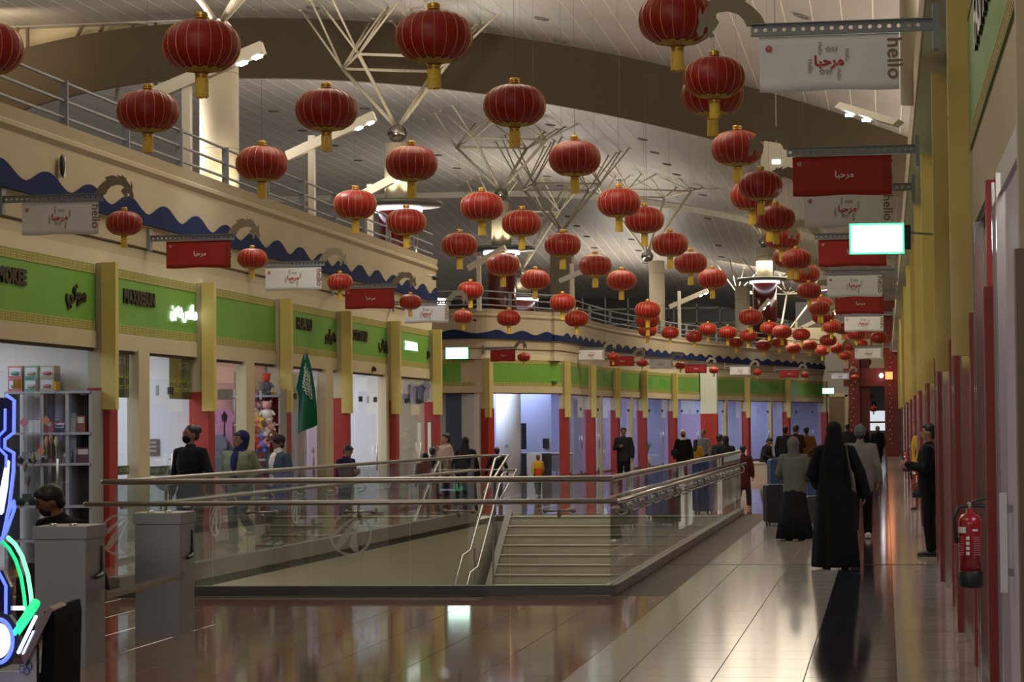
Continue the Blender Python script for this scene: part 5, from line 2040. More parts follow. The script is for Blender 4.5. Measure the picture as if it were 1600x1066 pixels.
# --- beyond the balustrade
person(1068, 760, 64.0, 1.50, 10, 'person in black abaya with a white headscarf and dark bag', bottom='robe', tcol=BLK, head='hijab', hcol=WHITEC, mask=BLK, voxel=.016, extra=shoulder_bag)
person(1088, 758, 65.0, 1.24, 170, 'child with long hair in a yellow top', arms=('carry', 'down'), tcol=YELC, bcol=GTRO, head='long', face=False, voxel=.018)
person(1099, 760, 66.5, 1.50, -20, 'person in a patterned grey shirt beside the red drum pillar', tcol=PRINT, bcol=DTRO, head='bun', voxel=.018)
person(1135, 775, 52.0, 1.40, 180, 'person in a dark headscarf behind the far end of the balustrade', tcol=BLK, loose=1.1, head='hijab', hcol=cloth('dark_scarf', (.018, .014, .013)), bcol=BLK, face=False, voxel=.018)
person(1126, 775, 53.0, 1.43, 150, 'person with short dark hair beside the dark headscarf', tcol=BLK2, bcol=BLK2, face=False, voxel=.018)
person(1162, 796, 45.5, 1.25, 170, 'child in a maroon top walking past the end of the balustrade', legs='walk', tcol=MAROON, tlong=.66, loose=1.1, bcol=cloth('jeans', (.03, .04, .07)), face=False, voxel=.016, shoes=(.3, .2, .12))
bp = at_z(1187, 745, 0)
# bench and the seated man
be = empty('bench', (bp.x + .0, bp.y + .6, 0), label='pale stone block bench before the curved shops with a man on it', cat='bench')
MB().box((-.95, -.30, .0), (.55, .30, .40)).obj('seat_block', mat('bench_stone', (.50, .46, .40), .5, var=.05), be)
MB().box((-.97, -.32, .40), (.57, .32, .45)).obj('seat_slab', mat('bench_slab', (.56, .52, .46), .45), be)
MB().box((-.95, .22, .45), (-.45, .32, .85)).obj('backrest', mat('bench_stone', (.5, .46, .4), .5), be)
person(0, 0, 0, 1.68, 70, 'person in dark clothes sitting on the pale bench looking at a phone', arms=('lap', 'lap'), legs='sit', tcol=BLK2, loose=1.15, bcol=BLK2, pitch=25, lean=12, voxel=.018, at=(bp.x + .12, bp.y + .5, 0), floor_z=-.02, extra=phone)
# seated man behind the nearer pedestal
qp = at_d(108, 900, 18.4)
person(0, 0, 0, 1.72, -38, 'person with black hair, beard and dark clothes sitting behind the nearer steel pedestal', arms=('lap', 'lap'), legs='sit', tcol=BLK, loose=1.15, bcol=BLK2, pitch=2, lean=23, turn=-28, voxel=.011, skin=SKIN2, at=(qp.x + .12, qp.y, 0), build=1.12, extra=beard)
st = empty('stool', (qp.x + .12, qp.y, 0), label='dark round stool under the man behind the steel pedestal', cat='stool')
MB().lathe([(.17, .36), (.18, .38), (.18, .40), (.16, .41)], 20).obj('seat', BLACK, st, True)
for k in range(4):
    a = PI / 4 + PI / 2 * k
    MB().bar((.12 * math.cos(a), .12 * math.sin(a), .37), (.17 * math.cos(a), .17 * math.sin(a), 0), .014).obj('leg', STEEL, st)


# ---------------------------------------------------------- suitcases
def suitcase(px, py, d, w_, dp, h, m, label, rz=0.3, handle=True):
    p = at_d(px, py, d)
    e = empty('suitcase', (p.x, p.y, 0), rz, label=label, cat='suitcase')
    z0 = .05
    sh_ = MB()
    r = .05
    poly = []
    for cx, cz, a0 in ((w_ / 2 - r, h - r, 0), (-w_ / 2 + r, h - r, 90), (-w_ / 2 + r, z0 + r, 180), (w_ / 2 - r, z0 + r, 270)):
        for k in range(4):
            a = math.radians(a0 + 30 * k)
            poly.append((cx + r * math.cos(a), cz + r * math.sin(a)))
    sh_.prism(poly, -dp / 2, dp / 2)
    sh_.obj('shell', m, e)
    rib = MB()
    for i in range(5):
        x = -w_ * .36 + w_ * .18 * i
        rib.box((x - .012, -dp / 2 - .008, z0 + .07), (x + .012, -dp / 2, h - .07))
    rib.obj('shell_ribs', m, e)
    for sx in (-1, 1):
        for sy_ in (-1, 1):
            MB().bar((sx * (w_ / 2 - .05) - .012, sy_ * (dp / 2 - .04), .028), (sx * (w_ / 2 - .05) + .012, sy_ * (dp / 2 - .04), .028), .028, 10).obj('wheel', BLACK, e)
    if handle:
        MB().tube([(-.09, dp * .3, h), (-.09, dp * .3, h + .30), (.09, dp * .3, h + .30), (.09, dp * .3, h)], [.009] * 4, 6).obj('pull_handle', STEEL, e)
    return e


suitcase(1214, 822, 38, .40, .26, .68, cloth('case_dark', (.03, .03, .035), .5), 'dark grey upright suitcase beside the grey hooded person')
suitcase(1216, 800, 43, .34, .26, 1.02, cloth('case_blue', (.045, .085, .19), .5), 'tall blue suitcase behind the dark grey one', handle=False)
suitcase(1268, 806, 41, .36, .24, .95, cloth('case_blue2', (.05, .09, .20), .5), 'blue suitcase between the hooded person and the black abaya', handle=False)
suitcase(1272, 824, 37.5, .30, .24, .50, cloth('case_grey', (.06, .06, .065), .5), 'small grey suitcase low beside the black abaya')

# ================================================================== FLAG
FG = cloth('flag_green', (.006, .085, .045), .6)
f0 = at_d(477, 552, 33.5)
fl = empty('flag', f0, label='green flag with white script hanging on a slanted pole before the HUA YU shop', cat='flag')


def fpt(px, py):
    return at_d(px, py, 33.5) - f0


vs, fs = [], []
rows = 16
edge = [(0, 476, 478), (.15, 470.5, 484), (.35, 465, 488), (.46, 461.5, 489.6), (.53, 466, 491), (.75, 464, 493), (1.0, 463, 494.5)]


def er(t, k):
    for a, b in zip(edge[:-1], edge[1:]):
        if t <= b[0]:
            f = (t - a[0]) / (b[0] - a[0])
            return a[k] + (b[k] - a[k]) * f
    return edge[-1][k]


nc = 12
for side in (0, .008):
    for j in range(rows + 1):
        t = j / rows
        for i in range(nc + 1):
            u = i / nc
            x = er(t, 1) + (er(t, 2) - er(t, 1)) * u
            y = 548 + (t * 128 if True else 0) + (1 - u) * t * 4 - u * t * 12
            q = fpt(x, y)
            q.y += .10 * t * math.sin(u * 7 + t * 2) + side
            vs.append(q)
n1 = (rows + 1) * (nc + 1)
for j in range(rows):
    for i in range(nc):
        a = j * (nc + 1) + i
        fs += [(a, a + 1, a + nc + 2, a + nc + 1), (n1 + a, n1 + a + nc + 1, n1 + a + nc + 2, n1 + a + 1)]
MB().add(vs, fs).obj('flag_cloth', FG, fl, True)
pole = MB()
pole.bar(fpt(477, 546), fpt(477, 546) + Vector((-.10, .35, -3.2)), .014)
pole.obj('flag_pole', STEEL, fl)
scr = MB()
random.seed(5)
for k in range(7):
    t0 = .20 + k * .047
    ptsl = []
    for i in range(9):
        u = .42 + .052 * i
        t = t0 + .02 * i + .018 * math.sin(i * 1.9 + k * 1.3)
        x = er(t, 1) + (er(t, 2) - er(t, 1)) * u
        y = 548 + t * 128 + (1 - u) * t * 4 - u * t * 12
        q = fpt(x, y)
        q.y += .10 * t * math.sin(u * 7 + t * 2) - .012
        ptsl.append(q)
    scr.tube(ptsl, [.005] * len(ptsl), 4, cap=False)
    for i in (2, 5, 7):
        scr.tube([ptsl[i], ptsl[i] + Vector((.012, -.002, .085))], [.004] * 2, 4, cap=False)
scr.obj('white_script', mat('flag_white', (.5, .55, .5), .7), fl)

# ================================================================== ARCADE MACHINE
AD = 12.2
ax0 = at_d(40, 1066, AD)
arc = empty('arcade_machine', (ax0.x, ax0.y, 0), TH, label='arcade machine with blue and green neon tubes at the edge of the hall', cat='arcade machine')
RA = Matrix.Rotation(-TH, 3, 'Z')


def apt(px, py, dy=0.0):
    q = RA @ (at_d(px, py, AD) - arc.location)
    return Vector((q.x, dy, q.z))


BLUEN = mat('neon_blue', (.2, .3, 1), .4, emit=(.10, .16, 1.0), es=1.6)
WHITN = mat('neon_white_blue', (.8, .85, 1), .4, emit=(.62, .72, 1.0), es=1.5)
GREN = mat('neon_green', (.1, 1, .5), .4, emit=(.01, .75, .25), es=1.0)
GRENW = mat('neon_green_white', (.6, 1, .8), .4, emit=(.25, 1.0, .55), es=1.2)
ACRY = mat('dark_acrylic', (.012, .012, .05), .12)
zb = apt(40, 1066).z
MB().box((apt(-220, 1066).x, .02, .0), (apt(46, 1066).x, .75, zb + .02)).obj('cabinet', BLACK, arc)
MB().prism([(apt(50, 0).x, 0), (apt(74, 0).x, 0), (apt(79, 0).x, apt(79, 970).z), (apt(76, 0).x, apt(76, 952).z), (apt(62, 0).x, apt(62, 955).z)], -.04, .72).obj('side_panel', mat('matt_black', (.006, .006, .007), .8, spec=.08), arc)
MB().prism([(apt(-200, 0).x, apt(0, 1066).z - .3), (apt(49, 0).x, apt(0, 1066).z - .3), (apt(49, 0).x, apt(0, 1010).z), (apt(24, 0).x, apt(0, 1050).z), (apt(-200, 0).x, apt(0, 1050).z)], -.02, .05).obj('front_panel', mat('white_laminate', (.55, .58, .72), .3), arc)
MB().prism([(apt(26, 0).x, apt(0, 1020).z), (apt(70, 0).x, apt(0, 948).z), (apt(78, 0).x, apt(0, 952).z), (apt(33, 0).x, apt(0, 1040).z)], -.06, .3).obj('control_deck', mat('deck_chrome', (.45, .38, .45), .15, .9), arc)
for a, b, m_, r in (((33, 1018), (60, 962), WHITN, .010), ((40, 1020), (56, 985), WHITN, .005)):
    MB().tube([apt(*a, -.075), apt(*b, -.075)], [r] * 2, 8).obj('deck_light', m_, arc, True)
MB().tube([apt(24, 990, -.03), apt(42, 965, -.03), apt(57, 942, -.03)], [.026] * 3, 8).obj('green_tube', GREN, arc, True)
ga = [apt(4, 842, .10), apt(16, 853, .10), apt(27, 872, .10), (apt(36, 900, .10)), apt(41, 930, .10), apt(43, 952, .10)]
MB().tube(ga, [.012] * 6, 8).obj('green_arc', GRENW, arc, True)
MB().tube([p + Vector((-.035, .0, -.02)) for p in ga], [.010] * 6, 8).obj('green_arc', GREN, arc, True)
MB().tube([apt(-30, 952, .05), apt(33, 952, .05)], [.012] * 2, 8).obj('white_strip', WHITN, arc, True)
# blue zig zag outline with a dark heart
zig = [(4, 622), (4, 672), (0, 678)]
out1 = [(8, 618), (20, 626), (20, 676), (6, 687), (6, 700), (20, 708), (20, 735), (14, 790), (4, 840)]
MB().tube([apt(*q, -.02) for q in out1], [.010] * len(out1), 8).obj('blue_tube', BLUEN, arc, True)
out2 = [(6, 640), (6, 672), (-4, 682), (-4, 700), (8, 712), (8, 730)]
MB().tube([apt(*q, -.02) for q in out2], [.008] * len(out2), 8).obj('blue_tube', BLUEN, arc, True)
MB().tube([apt(-2, 800, -.01), apt(5, 760, -.01), apt(10, 722, -.01)], [.022, .020, .012], 8).obj('white_tube', WHITN, arc, True)
out3 = [(-4, 890), (6, 908), (10, 916), (10, 960), (6, 962)]
MB().tube([apt(*q, -.03) for q in out3], [.009] * len(out3), 8).obj('blue_tube', BLUEN, arc, True)
MB().tube([apt(12, 802, -.02), apt(22, 782, -.02), apt(22, 795, -.02), apt(10, 830, -.02), apt(-4, 850, -.02)], [.009] * 5, 8).obj('blue_tube', BLUEN, arc, True)
MB().prism([(apt(q[0], 0).x - .01, apt(0, q[1]).z) for q in ((-60, 618), (8, 622), (17, 630), (17, 672), (4, 686), (4, 702), (17, 712), (17, 735), (2, 835), (-60, 900))], .0, .06).obj('marquee_panel', ACRY, arc)
MB().prism([(apt(q[0], 0).x, apt(0, q[1]).z) for q in ((-60, 890), (-4, 892), (8, 918), (8, 962), (-60, 1010))], -.01, .05).obj('lower_panel', ACRY, arc)
cc = apt(2, 1000, -.08)
ringv = [(cc.x + .075 * math.cos(2 * PI * k / 24), cc.y, cc.z + .115 * math.sin(2 * PI * k / 24)) for k in range(25)]
MB().tube(ringv, [.011] * 25, 8, ref=(0, 1, 0), cap=False).obj('ring_light', BLUEN, arc, True)
MB().prism([(cc.x + .058 * math.cos(2 * PI * k / 24), cc.z + .092 * math.sin(2 * PI * k / 24)) for k in range(24)], cc.y - .005, cc.y + .03).obj('round_lamp', WHITN, arc)
MB().prism([(cc.x + .105 * math.cos(2 * PI * k / 12), cc.z + .15 * math.sin(2 * PI * k / 12)) for k in range(12)], cc.y + .03, cc.y + .10).obj('lamp_bezel', BLACK, arc)
mo = MB()
for k in range(5):
    a = 2 * PI * k / 5
    c = apt(41, 1040, -.03) + Vector((.022 * math.cos(a), 0, .03 * math.sin(a)))
    mo.tube([c + Vector((.014 * math.cos(t * PI / 4), 0, .02 * math.sin(t * PI / 4))) for t in range(9)], [.0025] * 9, 4, ref=(0, 1, 0), cap=False)
mo.obj('blue_motif', mat('motif_blue', (.08, .16, .6), .5), arc)

# ================================================================== LEFT SHOP INTERIORS
SHELFM = mat('shelf_grey', (.30, .30, .32), .5)
WOODM = mat('dark_wood', (.12, .07, .04), .6, var=.15, scale=5)
YP = [y + .06 for y in LY]          # partition faces look toward the camera


def ip(px, py, i, dy=.25):
    return at_y(px, py, LY[i] - dy)


# toy shop: shelf unit against the partition
u0 = at_y(8, 612, LY[0] - .45)
u1 = at_y(140, 612, LY[0] - .45)
su = empty('display_shelf', ((u0.x + u1.x) / 2, LY[0] - .22, 0), label='grey display shelf full of toys and charms in the toy shop', cat='shelf')
hw_ = (u1.x - u0.x) / 2
topz = u0.z
for x in (-hw_, -hw_ * .15, hw_ * .45, hw_):
    MB().box((x - .022, -.2, 0), (x + .022, .2, topz)).obj('upright', SHELFM, su)
SZ = [topz, at_y(60, 676, LY[0] - .4).z, at_y(60, 724, LY[0] - .4).z, at_y(60, 790, LY[0] - .4).z, .35]
for z in SZ:
    MB().box((-hw_, -.22, z - .03), (hw_, .22, z)).obj('shelf_board', SHELFM, su)
MB().box((hw_ * .1, .15, .2), (hw_, .2, topz - .05)).obj('back_panel', WOODM, su)
# gift boxes on top: two rows of three
BX = [mat('giftbox_red', (.45, .12, .12), .4), mat('giftbox_green', (.10, .25, .17), .4), mat('giftbox_tan', (.40, .34, .24), .4)]
WINM = mat('box_window', (.55, .60, .66), .15)
for r in range(2):
    for c in range(3):
        a = ip(11 + c * 25, 608 - r * 22, 0, .40)
        b = ip(34 + c * 25, 588 - r * 22, 0, .40)
        z0 = topz + r * (b.z - a.z + .004)
        e = empty('gift_box', ((a.x + b.x) / 2, LY[0] - .38, z0), label='boxed toy with clear window on top of the grey shelf, %s of the %s row' % (['first', 'middle', 'last'][c], ['lower', 'upper'][r]), cat='box', group='boxed toys on the shelf top')
        w2, hh = (b.x - a.x) / 2 - .004, b.z - a.z
        MB().box((-w2, 0, 0), (w2, .22, hh)).obj('carton', BX[c], e)
        MB().box((-w2 * .8, -.004, hh * .2), (w2 * .8, .0, hh * .85)).obj('window', WINM, e)
        MB().tube([(-w2 * .4, -.008, hh * .4), (w2 * .4, -.008, hh * .4)], [.02, .025], 6).obj('toy', BX[(c + 1) % 3], e, True)


def toy_car(px, py, label, m):
    p = ip(px, py, 0, .42)
    z = min(SZ, key=lambda q: abs(q - p.z))
    e = empty('toy_jeep', (p.x, LY[0] - .38, z), .2, label=label, cat='toy car')
    MB().box((-.10, -.05, .04), (.10, .05, .09)).obj('chassis', m, e)
    MB().box((-.05, -.045, .09), (.06, .045, .14)).obj('cab', m, e)
    MB().box((-.052, -.03, .10), (.062, .03, .13)).obj('windscreen', WINM, e)
    for x in (-.065, .065):
        for y in (-.05, .05):
            MB().bar((x, y - .012, .035), (x, y + .012, .035), .036, 12).obj('wheel', BLACK, e)


toy_car(40, 786, 'dark green toy jeep on the lowest visible shelf', mat('toy_green', (.05, .08, .05), .4))
toy_car(40, 718, 'grey toy jeep on the middle shelf', mat('toy_grey', (.22, .22, .24), .4))
toy_car(58, 718, 'pale toy jeep at the end of the middle shelf', mat('toy_pale', (.35, .33, .28), .4))
CH = [(37, 660, 'pink diamond shaped hanging charm', (.5, .12, .16), 'd'), (72, 657, 'orange butterfly shaped hanging charm', (.45, .14, .05), 'd'), (80, 685, 'brown drop shaped hanging charm', (.30, .14, .07), 'o'), (73, 690, 'tan drop shaped hanging charm', (.35, .2, .12), 'o'),
      (88, 690, 'pale green drop shaped hanging charm', (.35, .36, .22), 'o'), (39, 728, 'upper brown feather shaped hanging charm', (.22, .14, .08), 'o'), (44, 749, 'lower dark brown feather shaped hanging charm', (.12, .09, .06), 'o'), (64, 705, 'orange knotted hanging charm', (.5, .16, .06), 'd'),
      (52, 715, 'olive drop shaped hanging charm', (.20, .19, .10), 'o')]
for k, (px, py, lab, col, sh_) in enumerate(CH):
    p = ip(px, py, 0, .62)
    e = empty('hanging_charm', p, label=lab + ' in the toy shop window', cat='charm')
    m_ = mat('charm_%d' % k, col, .5)
    if sh_ == 'd':
        MB().prism([(-.05, 0), (0, .06), (.05, 0), (0, -.06)], -.01, .01).obj('charm_body', m_, e)
    else:
        MB().tube([(0, 0, -.07), (0, 0, 0), (0, 0, .05)], [.012, .032, .014], 10).obj('charm_body', m_, e, True)
    MB().bar((0, 0, -.07), (0, 0, -.22), .005, 6).obj('cord_tail', m_, e)
    MB().bar((0, 0, .05), (0, 0, topz - p.z), .0025, 4).obj('hanging_cord', WIREM, e)
GB = [((62, 645), (82, 627), .06, 'red'), ((83, 645), (101, 632), .05, 'dark'), ((84, 674), (102, 658), .05, 'red2'), ((42, 674), (62, 655), .06, 'pale'), ((118, 676), (132, 650), .05, 'brown'), ((104, 706), (118, 628), .05, 'blue'),
      ((64, 790), (72, 774), .05, 'green'), ((50, 790), (60, 776), .05, 'olive'), ((118, 740), (140, 716), .05, 'maroon'), ((96, 742), (114, 725), .05, 'wine')]
GC = {'red': (.35, .04, .05), 'dark': (.06, .04, .05), 'red2': (.3, .03, .04), 'pale': (.45, .47, .52), 'brown': (.20, .06, .03), 'blue': (.22, .27, .36), 'green': (.05, .12, .07), 'olive': (.12, .12, .06), 'maroon': (.10, .03, .03), 'wine': (.14, .05, .05)}
for a, b, dp, c in GB:
    A_, B_ = ip(*a, 0, .38), ip(*b, 0, .38)
    z = min(SZ, key=lambda q: abs(q - A_.z))
    e = empty('toy_carton', ((A_.x + B_.x) / 2, LY[0] - .36, z), label='%s coloured carton standing on the grey toy shelf' % {'red2': 'deep red', 'dark': 'near black'}.get(c, c), cat='box')
    w2, hh = (B_.x - A_.x) / 2, B_.z - A_.z
    MB().box((-w2, 0, 0), (w2, .2, hh)).obj('carton', mat('carton_' + c, GC[c], .5), e)
    MB().box((-w2 * .7, -.003, hh * .55), (w2 * .7, 0, hh * .9)).obj('front_label', mat('carton_label', (.5, .45, .42), .5), e)
# factory store: posters on the glass, wall poster, chair, low green band
POST = mat('poster_green', (.04, .08, .03), .6)
POSTT = mat('poster_yellow', (.55, .55, .08), .6)


def poster(px0, px1, ptop, pbot, label, lines):
    ya, yb = W_(px0), W_(px1)
    z1 = at_x(px1, ptop, XG - .06).z
    z0 = at_x(px1, pbot, XG - .06).z
    e = empty('poster', (XG - .055, (ya + yb) / 2, z0), label=label, cat='poster')
    MB().box((-.004, ya - (ya + yb) / 2, 0), (.004, yb - (ya + yb) / 2, z1 - z0)).obj('sheet', POST, e)
    f = Frame((.006, 0), (.006, 1))
    for body, sc, zc, size, m_, sx in lines:
        text('printed_text', body, size, f.T(sc * (yb - ya) * .5, 0, zc * (z1 - z0)), m_, e, sx=sx)
    return e


WHT = mat('poster_white', (.6, .6, .58), .6)
AR_FACT = '\ufeae\ufeb7\ufe8e\ufe92\ufee3 \ufeca\ufee8\ufebc\ufee4\ufedf\ufe8d \ufee6\ufee3 \ufeae\ufea0\ufe98\ufee3'
poster(271, 313, 562, 625, 'dark green store poster with yellow lettering on the glass door of the factory store', [('O', -.25, .78, .14, WHT, 1), ('\u5de5\u5382\u5e97', .12, .80, .11, WHT, 1), (AR_FACT, 0, .48, .14, POSTT, 1.0), ('Factory Direct Store', 0, .24, .12, POSTT, .95)])
poster(188, 208, 552, 622, 'narrow dark green store poster beside the first yellow pilaster', [('\u5de5\u5382\u5e97', -.2, .80, .11, WHT, 1), (AR_FACT[:9], 0, .50, .13, POSTT, 1), ('Direct Store', 0, .25, .12, POSTT, .9)])
for px0, px1, lab in ((226, 272, 'low green strip with white lettering along the bottom of the store door'), (178, 208, 'low green strip along the narrow store pane')):
    poster(px0, px1, 727, 741, lab, [('FACTORY  DIRECT  STORE', 0, .5, .07, WHT, .8)])
q = at_y(238, 700, LY[1] - .02)
a, b = at_y(229, 712, LY[1] + .06), at_y(249, 686, LY[1] + .06)
e = empty('poster', ((a.x + b.x) / 2, LY[1] + .07, a.z), label='small brown poster on the white back wall of the factory store', cat='poster')
MB().box((-(b.x - a.x) / 2, -.012, 0), ((b.x - a.x) / 2, 0, b.z - a.z)).obj('sheet', mat('poster_brown', (.14, .09, .08), .6), e)
for i in range(3):
    MB().box((-.05, -.016, .05 + i * .06), (.05, -.012, .08 + i * .06)).obj('text_block', mat('poster_tan', (.4, .33, .3), .6), e)
p = at_y(255, 740, LY[1] - .5)
e = empty('office_chair', (p.x, LY[1] - .5, 0), label='grey round backed chair inside the factory store', cat='chair')
bk = MB().ell((0, .12, .98), (.17, .03, .16), 18, 10)
bk.obj('backrest', mat('chair_grey', (.16, .15, .17), .6), e, True)
MB().lathe([(.0, .48), (.21, .48), (.22, .52), (.20, .55), (0, .56)], 20, close=False).obj('seat', mat('chair_grey', (.16, .15, .17), .6), e, True)
MB().bar((0, .13, .53), (0, .13, .9), .02).obj('back_post', BLACK, e)
MB().bar((0, 0, .08), (0, 0, .48), .025).obj('column', BLACK, e)
for k in range(5):
    t = 2 * PI * k / 5
    MB().bar((0, 0, .08), (.24 * math.cos(t), .24 * math.sin(t), .04), .016).obj('leg', BLACK, e)
# plush shop
PLI = 2
wb = empty('wall_shelf', at_y(362, 620, LY[PLI] - .3), label='dark wooden beam frame behind the first pane of the plush shop', cat='shelf')
o_ = wb.location
A_, B_ = at_y(340, 625, LY[PLI] - .3) - o_, at_y(378, 608, LY[PLI] - .3) - o_
MB().box((A_.x, 0, A_.z), (B_.x, .1, B_.z)).obj('beam', WOODM, wb)
A_, B_ = at_y(366, 740, LY[PLI] - .3) - o_, at_y(378, 580, LY[PLI] - .3) - o_
MB().box((A_.x, 0, -o_.z), (B_.x, .1, B_.z)).obj('upright', WOODM, wb)


def garment(px, py, i, dy, w_, h, m_, label):
    p = at_y(px, py, LY[i] - dy)
    e = empty('hanging_garment', p, label=label, cat='garment')
    pol = [(-w_ * .22, 0), (w_ * .22, 0), (w_ * .55, -h * .18), (w_ * .45, -h * .40), (w_ * .34, -h * .32), (w_ * .38, -h), (-w_ * .38, -h), (-w_ * .34, -h * .32), (-w_ * .45, -h * .40), (-w_ * .55, -h * .18)]
    MB().prism(pol, -.03, .03).obj('garment_body', m_, e)
    MB().tube([(0, 0, .12), (.015, 0, .10), (0, 0, .07), (0, 0, .0)], [.004] * 4, 5).obj('hanger_hook', STEEL, e)
    return e


PINKC = cloth('pink_garment', (.50, .20, .33))
garment(346, 640, 2, .5, .20, .55, PINKC, 'pink garment hanging behind the wooden beam, first of two')
garment(357, 640, 2, .5, .20, .55, PINKC, 'pink garment hanging behind the wooden beam, second of two')
garment(343, 680, 2, .7, .25, .6, cloth('grey_garment', (.16, .17, .20)), 'grey garment hanging low in the plush shop window')
garment(352, 690, 2, .6, .25, .6, cloth('blue_garment', (.12, .16, .24)), 'blue grey garment hanging low beside the wooden upright')


def plush(px, py, i, dy, r, m_, label, kind='bear', m2=None):
    p = at_y(px, py, LY[i] - dy)
    e = empty('plush_toy', p, label=label, cat='plush toy')
    m2 = m2 or m_
    if kind == 'star':
        poly = []
        for k in range(10):
            a = PI / 2 + PI * k / 5
            q = r * (1.5 if k % 2 == 0 else .62)
            poly.append((q * math.cos(a), q * math.sin(a)))
        MB().prism(poly, -.05, .05).obj('star_body', m_, e)
        MB().ell((0, -.05, 0), (r * .5, .03, r * .5), 12, 8).obj('star_face', m2, e, True)
    else:
        MB().ell((0, 0, 0), (r * .85, r * .8, r), 12, 9).obj('torso', m_, e, True)
        h = MB().ell((0, -.02, r * 1.45), (r * .75, r * .7, r * .7), 12, 9).obj('head', m2, e, True)
        for sx in (-1, 1):
            MB().ell((sx * r * .55, 0, r * 2.0), (r * .25, r * .15, r * .28), 8, 6).obj('ear', m2, h, True)
            MB().tube([(sx * r * .7, 0, r * .5), (sx * r * 1.2, -.03, 0)], [r * .25, r * .2], 8).obj('arm', m_, e, True)
            MB().tube([(sx * r * .4, -.02, -r * .7), (sx * r * .6, -r * .7, -r * .9)], [r * .3, r * .28], 8).obj('leg', m_, e, True)
        MB().ell((0, -r * .68, r * 1.35), (r * .28, r * .15, r * .2), 8, 6).obj('muzzle', m_, h, True)
    return e


PC = {'yellow': (.7, .42, .05), 'orange': (.75, .2, .06), 'pink': (.6, .28, .30), 'white': (.65, .60, .55), 'red': (.6, .07, .05), 'blue': (.10, .14, .5), 'grey': (.12, .12, .15), 'brown': (.18, .09, .05)}
PCM = {k: cloth('plush_' + k, v) for k, v in PC.items()}
plush(402, 658, 2, .6, .10, PCM['yellow'], 'yellow star shaped plush in the shop window', 'star', PCM['orange'])
for px, py, r, c, c2, lab in ((399, 688, .13, 'red', 'orange', 'orange and red plush under the yellow star'), (396, 635, .09, 'pink', 'pink', 'pink plush above the yellow star'), (418, 648, .10, 'white', 'pink', 'white and pink plush beside the star'),
                              (420, 672, .09, 'white', 'white', 'white plush below the pink one'), (412, 622, .12, 'grey', 'grey', 'dark grey plush high on the shelf'), (416, 605, .10, 'grey', 'red', 'dark plush with a red head near the top'), (417, 690, .08, 'pink', 'white', 'pink plush low by the door edge'),
                              (410, 696, .10, 'blue', 'blue', 'blue plush low in the window'), (424, 680, .09, 'brown', 'pink', 'brown plush by the door frame'), (398, 655, .09, 'white', 'white', 'white plush behind the yellow star'), (412, 640, .11, 'grey', 'brown', 'dark plush at mid height of the stack')):
    plush(px, py, 2, .45 if c != 'grey' else .3, r, PCM[c], lab, 'bear', PCM[c2])
pk = MB().box((-13.9, LY[2] + .02, 0), (-9.75, LY[2] + .075, 3.0))
tag(pk.obj('wall_panel_pink', mat('pink_panel', (.62, .30, .24), .7)), kind='structure')
sp = empty('plush_shelf', (at_y(412, 700, LY[2] - .3).x, LY[2] - .25, 0), label='dark open shelf carrying the plush toys', cat='shelf')
for z in (.6, 1.2, 1.75, 2.2):
    MB().box((-.45, -.25, z - .03), (.30, .2, z)).obj('shelf_board', SHELFM, sp)
for x in (-.45, .28):
    MB().box((x, -.2, 0), (x + .03, .2, 2.3)).obj('upright', SHELFM, sp)
# HUA YU shop, white curtains and green drink on a ledge
pk = MB().box((-13.9, LY[3] + .02, 0), (-9.75, LY[3] + .075, 3.0))
tag(pk.obj('wall_panel_lilac', mat('lilac_panel', (.62, .45, .55), .7)), kind='structure')
for k, (px, lab) in enumerate(((466, 'first'), (476, 'second'), (486, 'third'), (498, 'fourth'))):
    y = W_(px)
    e = empty('white_curtain', (XG - .35, y, .1), label='white curtain panel behind the flag, %s from the yellow pilaster' % lab, cat='curtain', group='white curtains behind the flag')
    cv, n = [], 14
    for i in range(n + 1):
        cv.append((.05 * math.sin(i * 1.5), -.23 + .46 * i / n))
    vs = [(x, yy, 0) for x, yy in cv] + [(x, yy, 2.5) for x, yy in cv] + [(x - .01, yy, 0) for x, yy in cv] + [(x - .01, yy, 2.5) for x, yy in cv]
    m1 = n + 1
    fs = [(i, i + 1, m1 + i + 1, m1 + i) for i in range(n)] + [(2 * m1 + i, 3 * m1 + i, 3 * m1 + i + 1, 2 * m1 + i + 1) for i in range(n)]
    MB().add(vs, fs).obj('curtain_cloth', cloth('white_curtain', (.70, .70, .74)), e, True)
    MB().bar((0, -.34, 2.52), (0, .34, 2.52), .012).obj('curtain_rod', STEEL, e)
# bright white shop: pink dress form, grey dress form
for px, c, lab in ((582, (.60, .20, .18), 'pink dress form behind the white shop glass'), (601, (.35, .36, .42), 'pale grey dress form behind the white shop glass')):
    p = at_x(px, 740, XG - .5)
    e = empty('dress_form', (p.x, p.y, 0), label=lab, cat='mannequin')
    MB().lathe([(.05, 1.42), (.17, 1.36), (.15, 1.15), (.12, 1.02), (.18, .85), (.30, .45), (.30, .43)], 18).obj('dress', cloth('dress%d' % px, c), e, True)
    MB().lathe([(.045, 1.40), (.04, 1.5), (.0, 1.52)], 12, close=False).obj('neck_cap', WHITEM, e, True)
    MB().bar((0, 0, 0), (0, 0, .45), .015).obj('stand', STEEL, e)
    MB().lathe([(.16, 0), (.16, .02), (.02, .04)], 16).obj('base', STEEL, e)
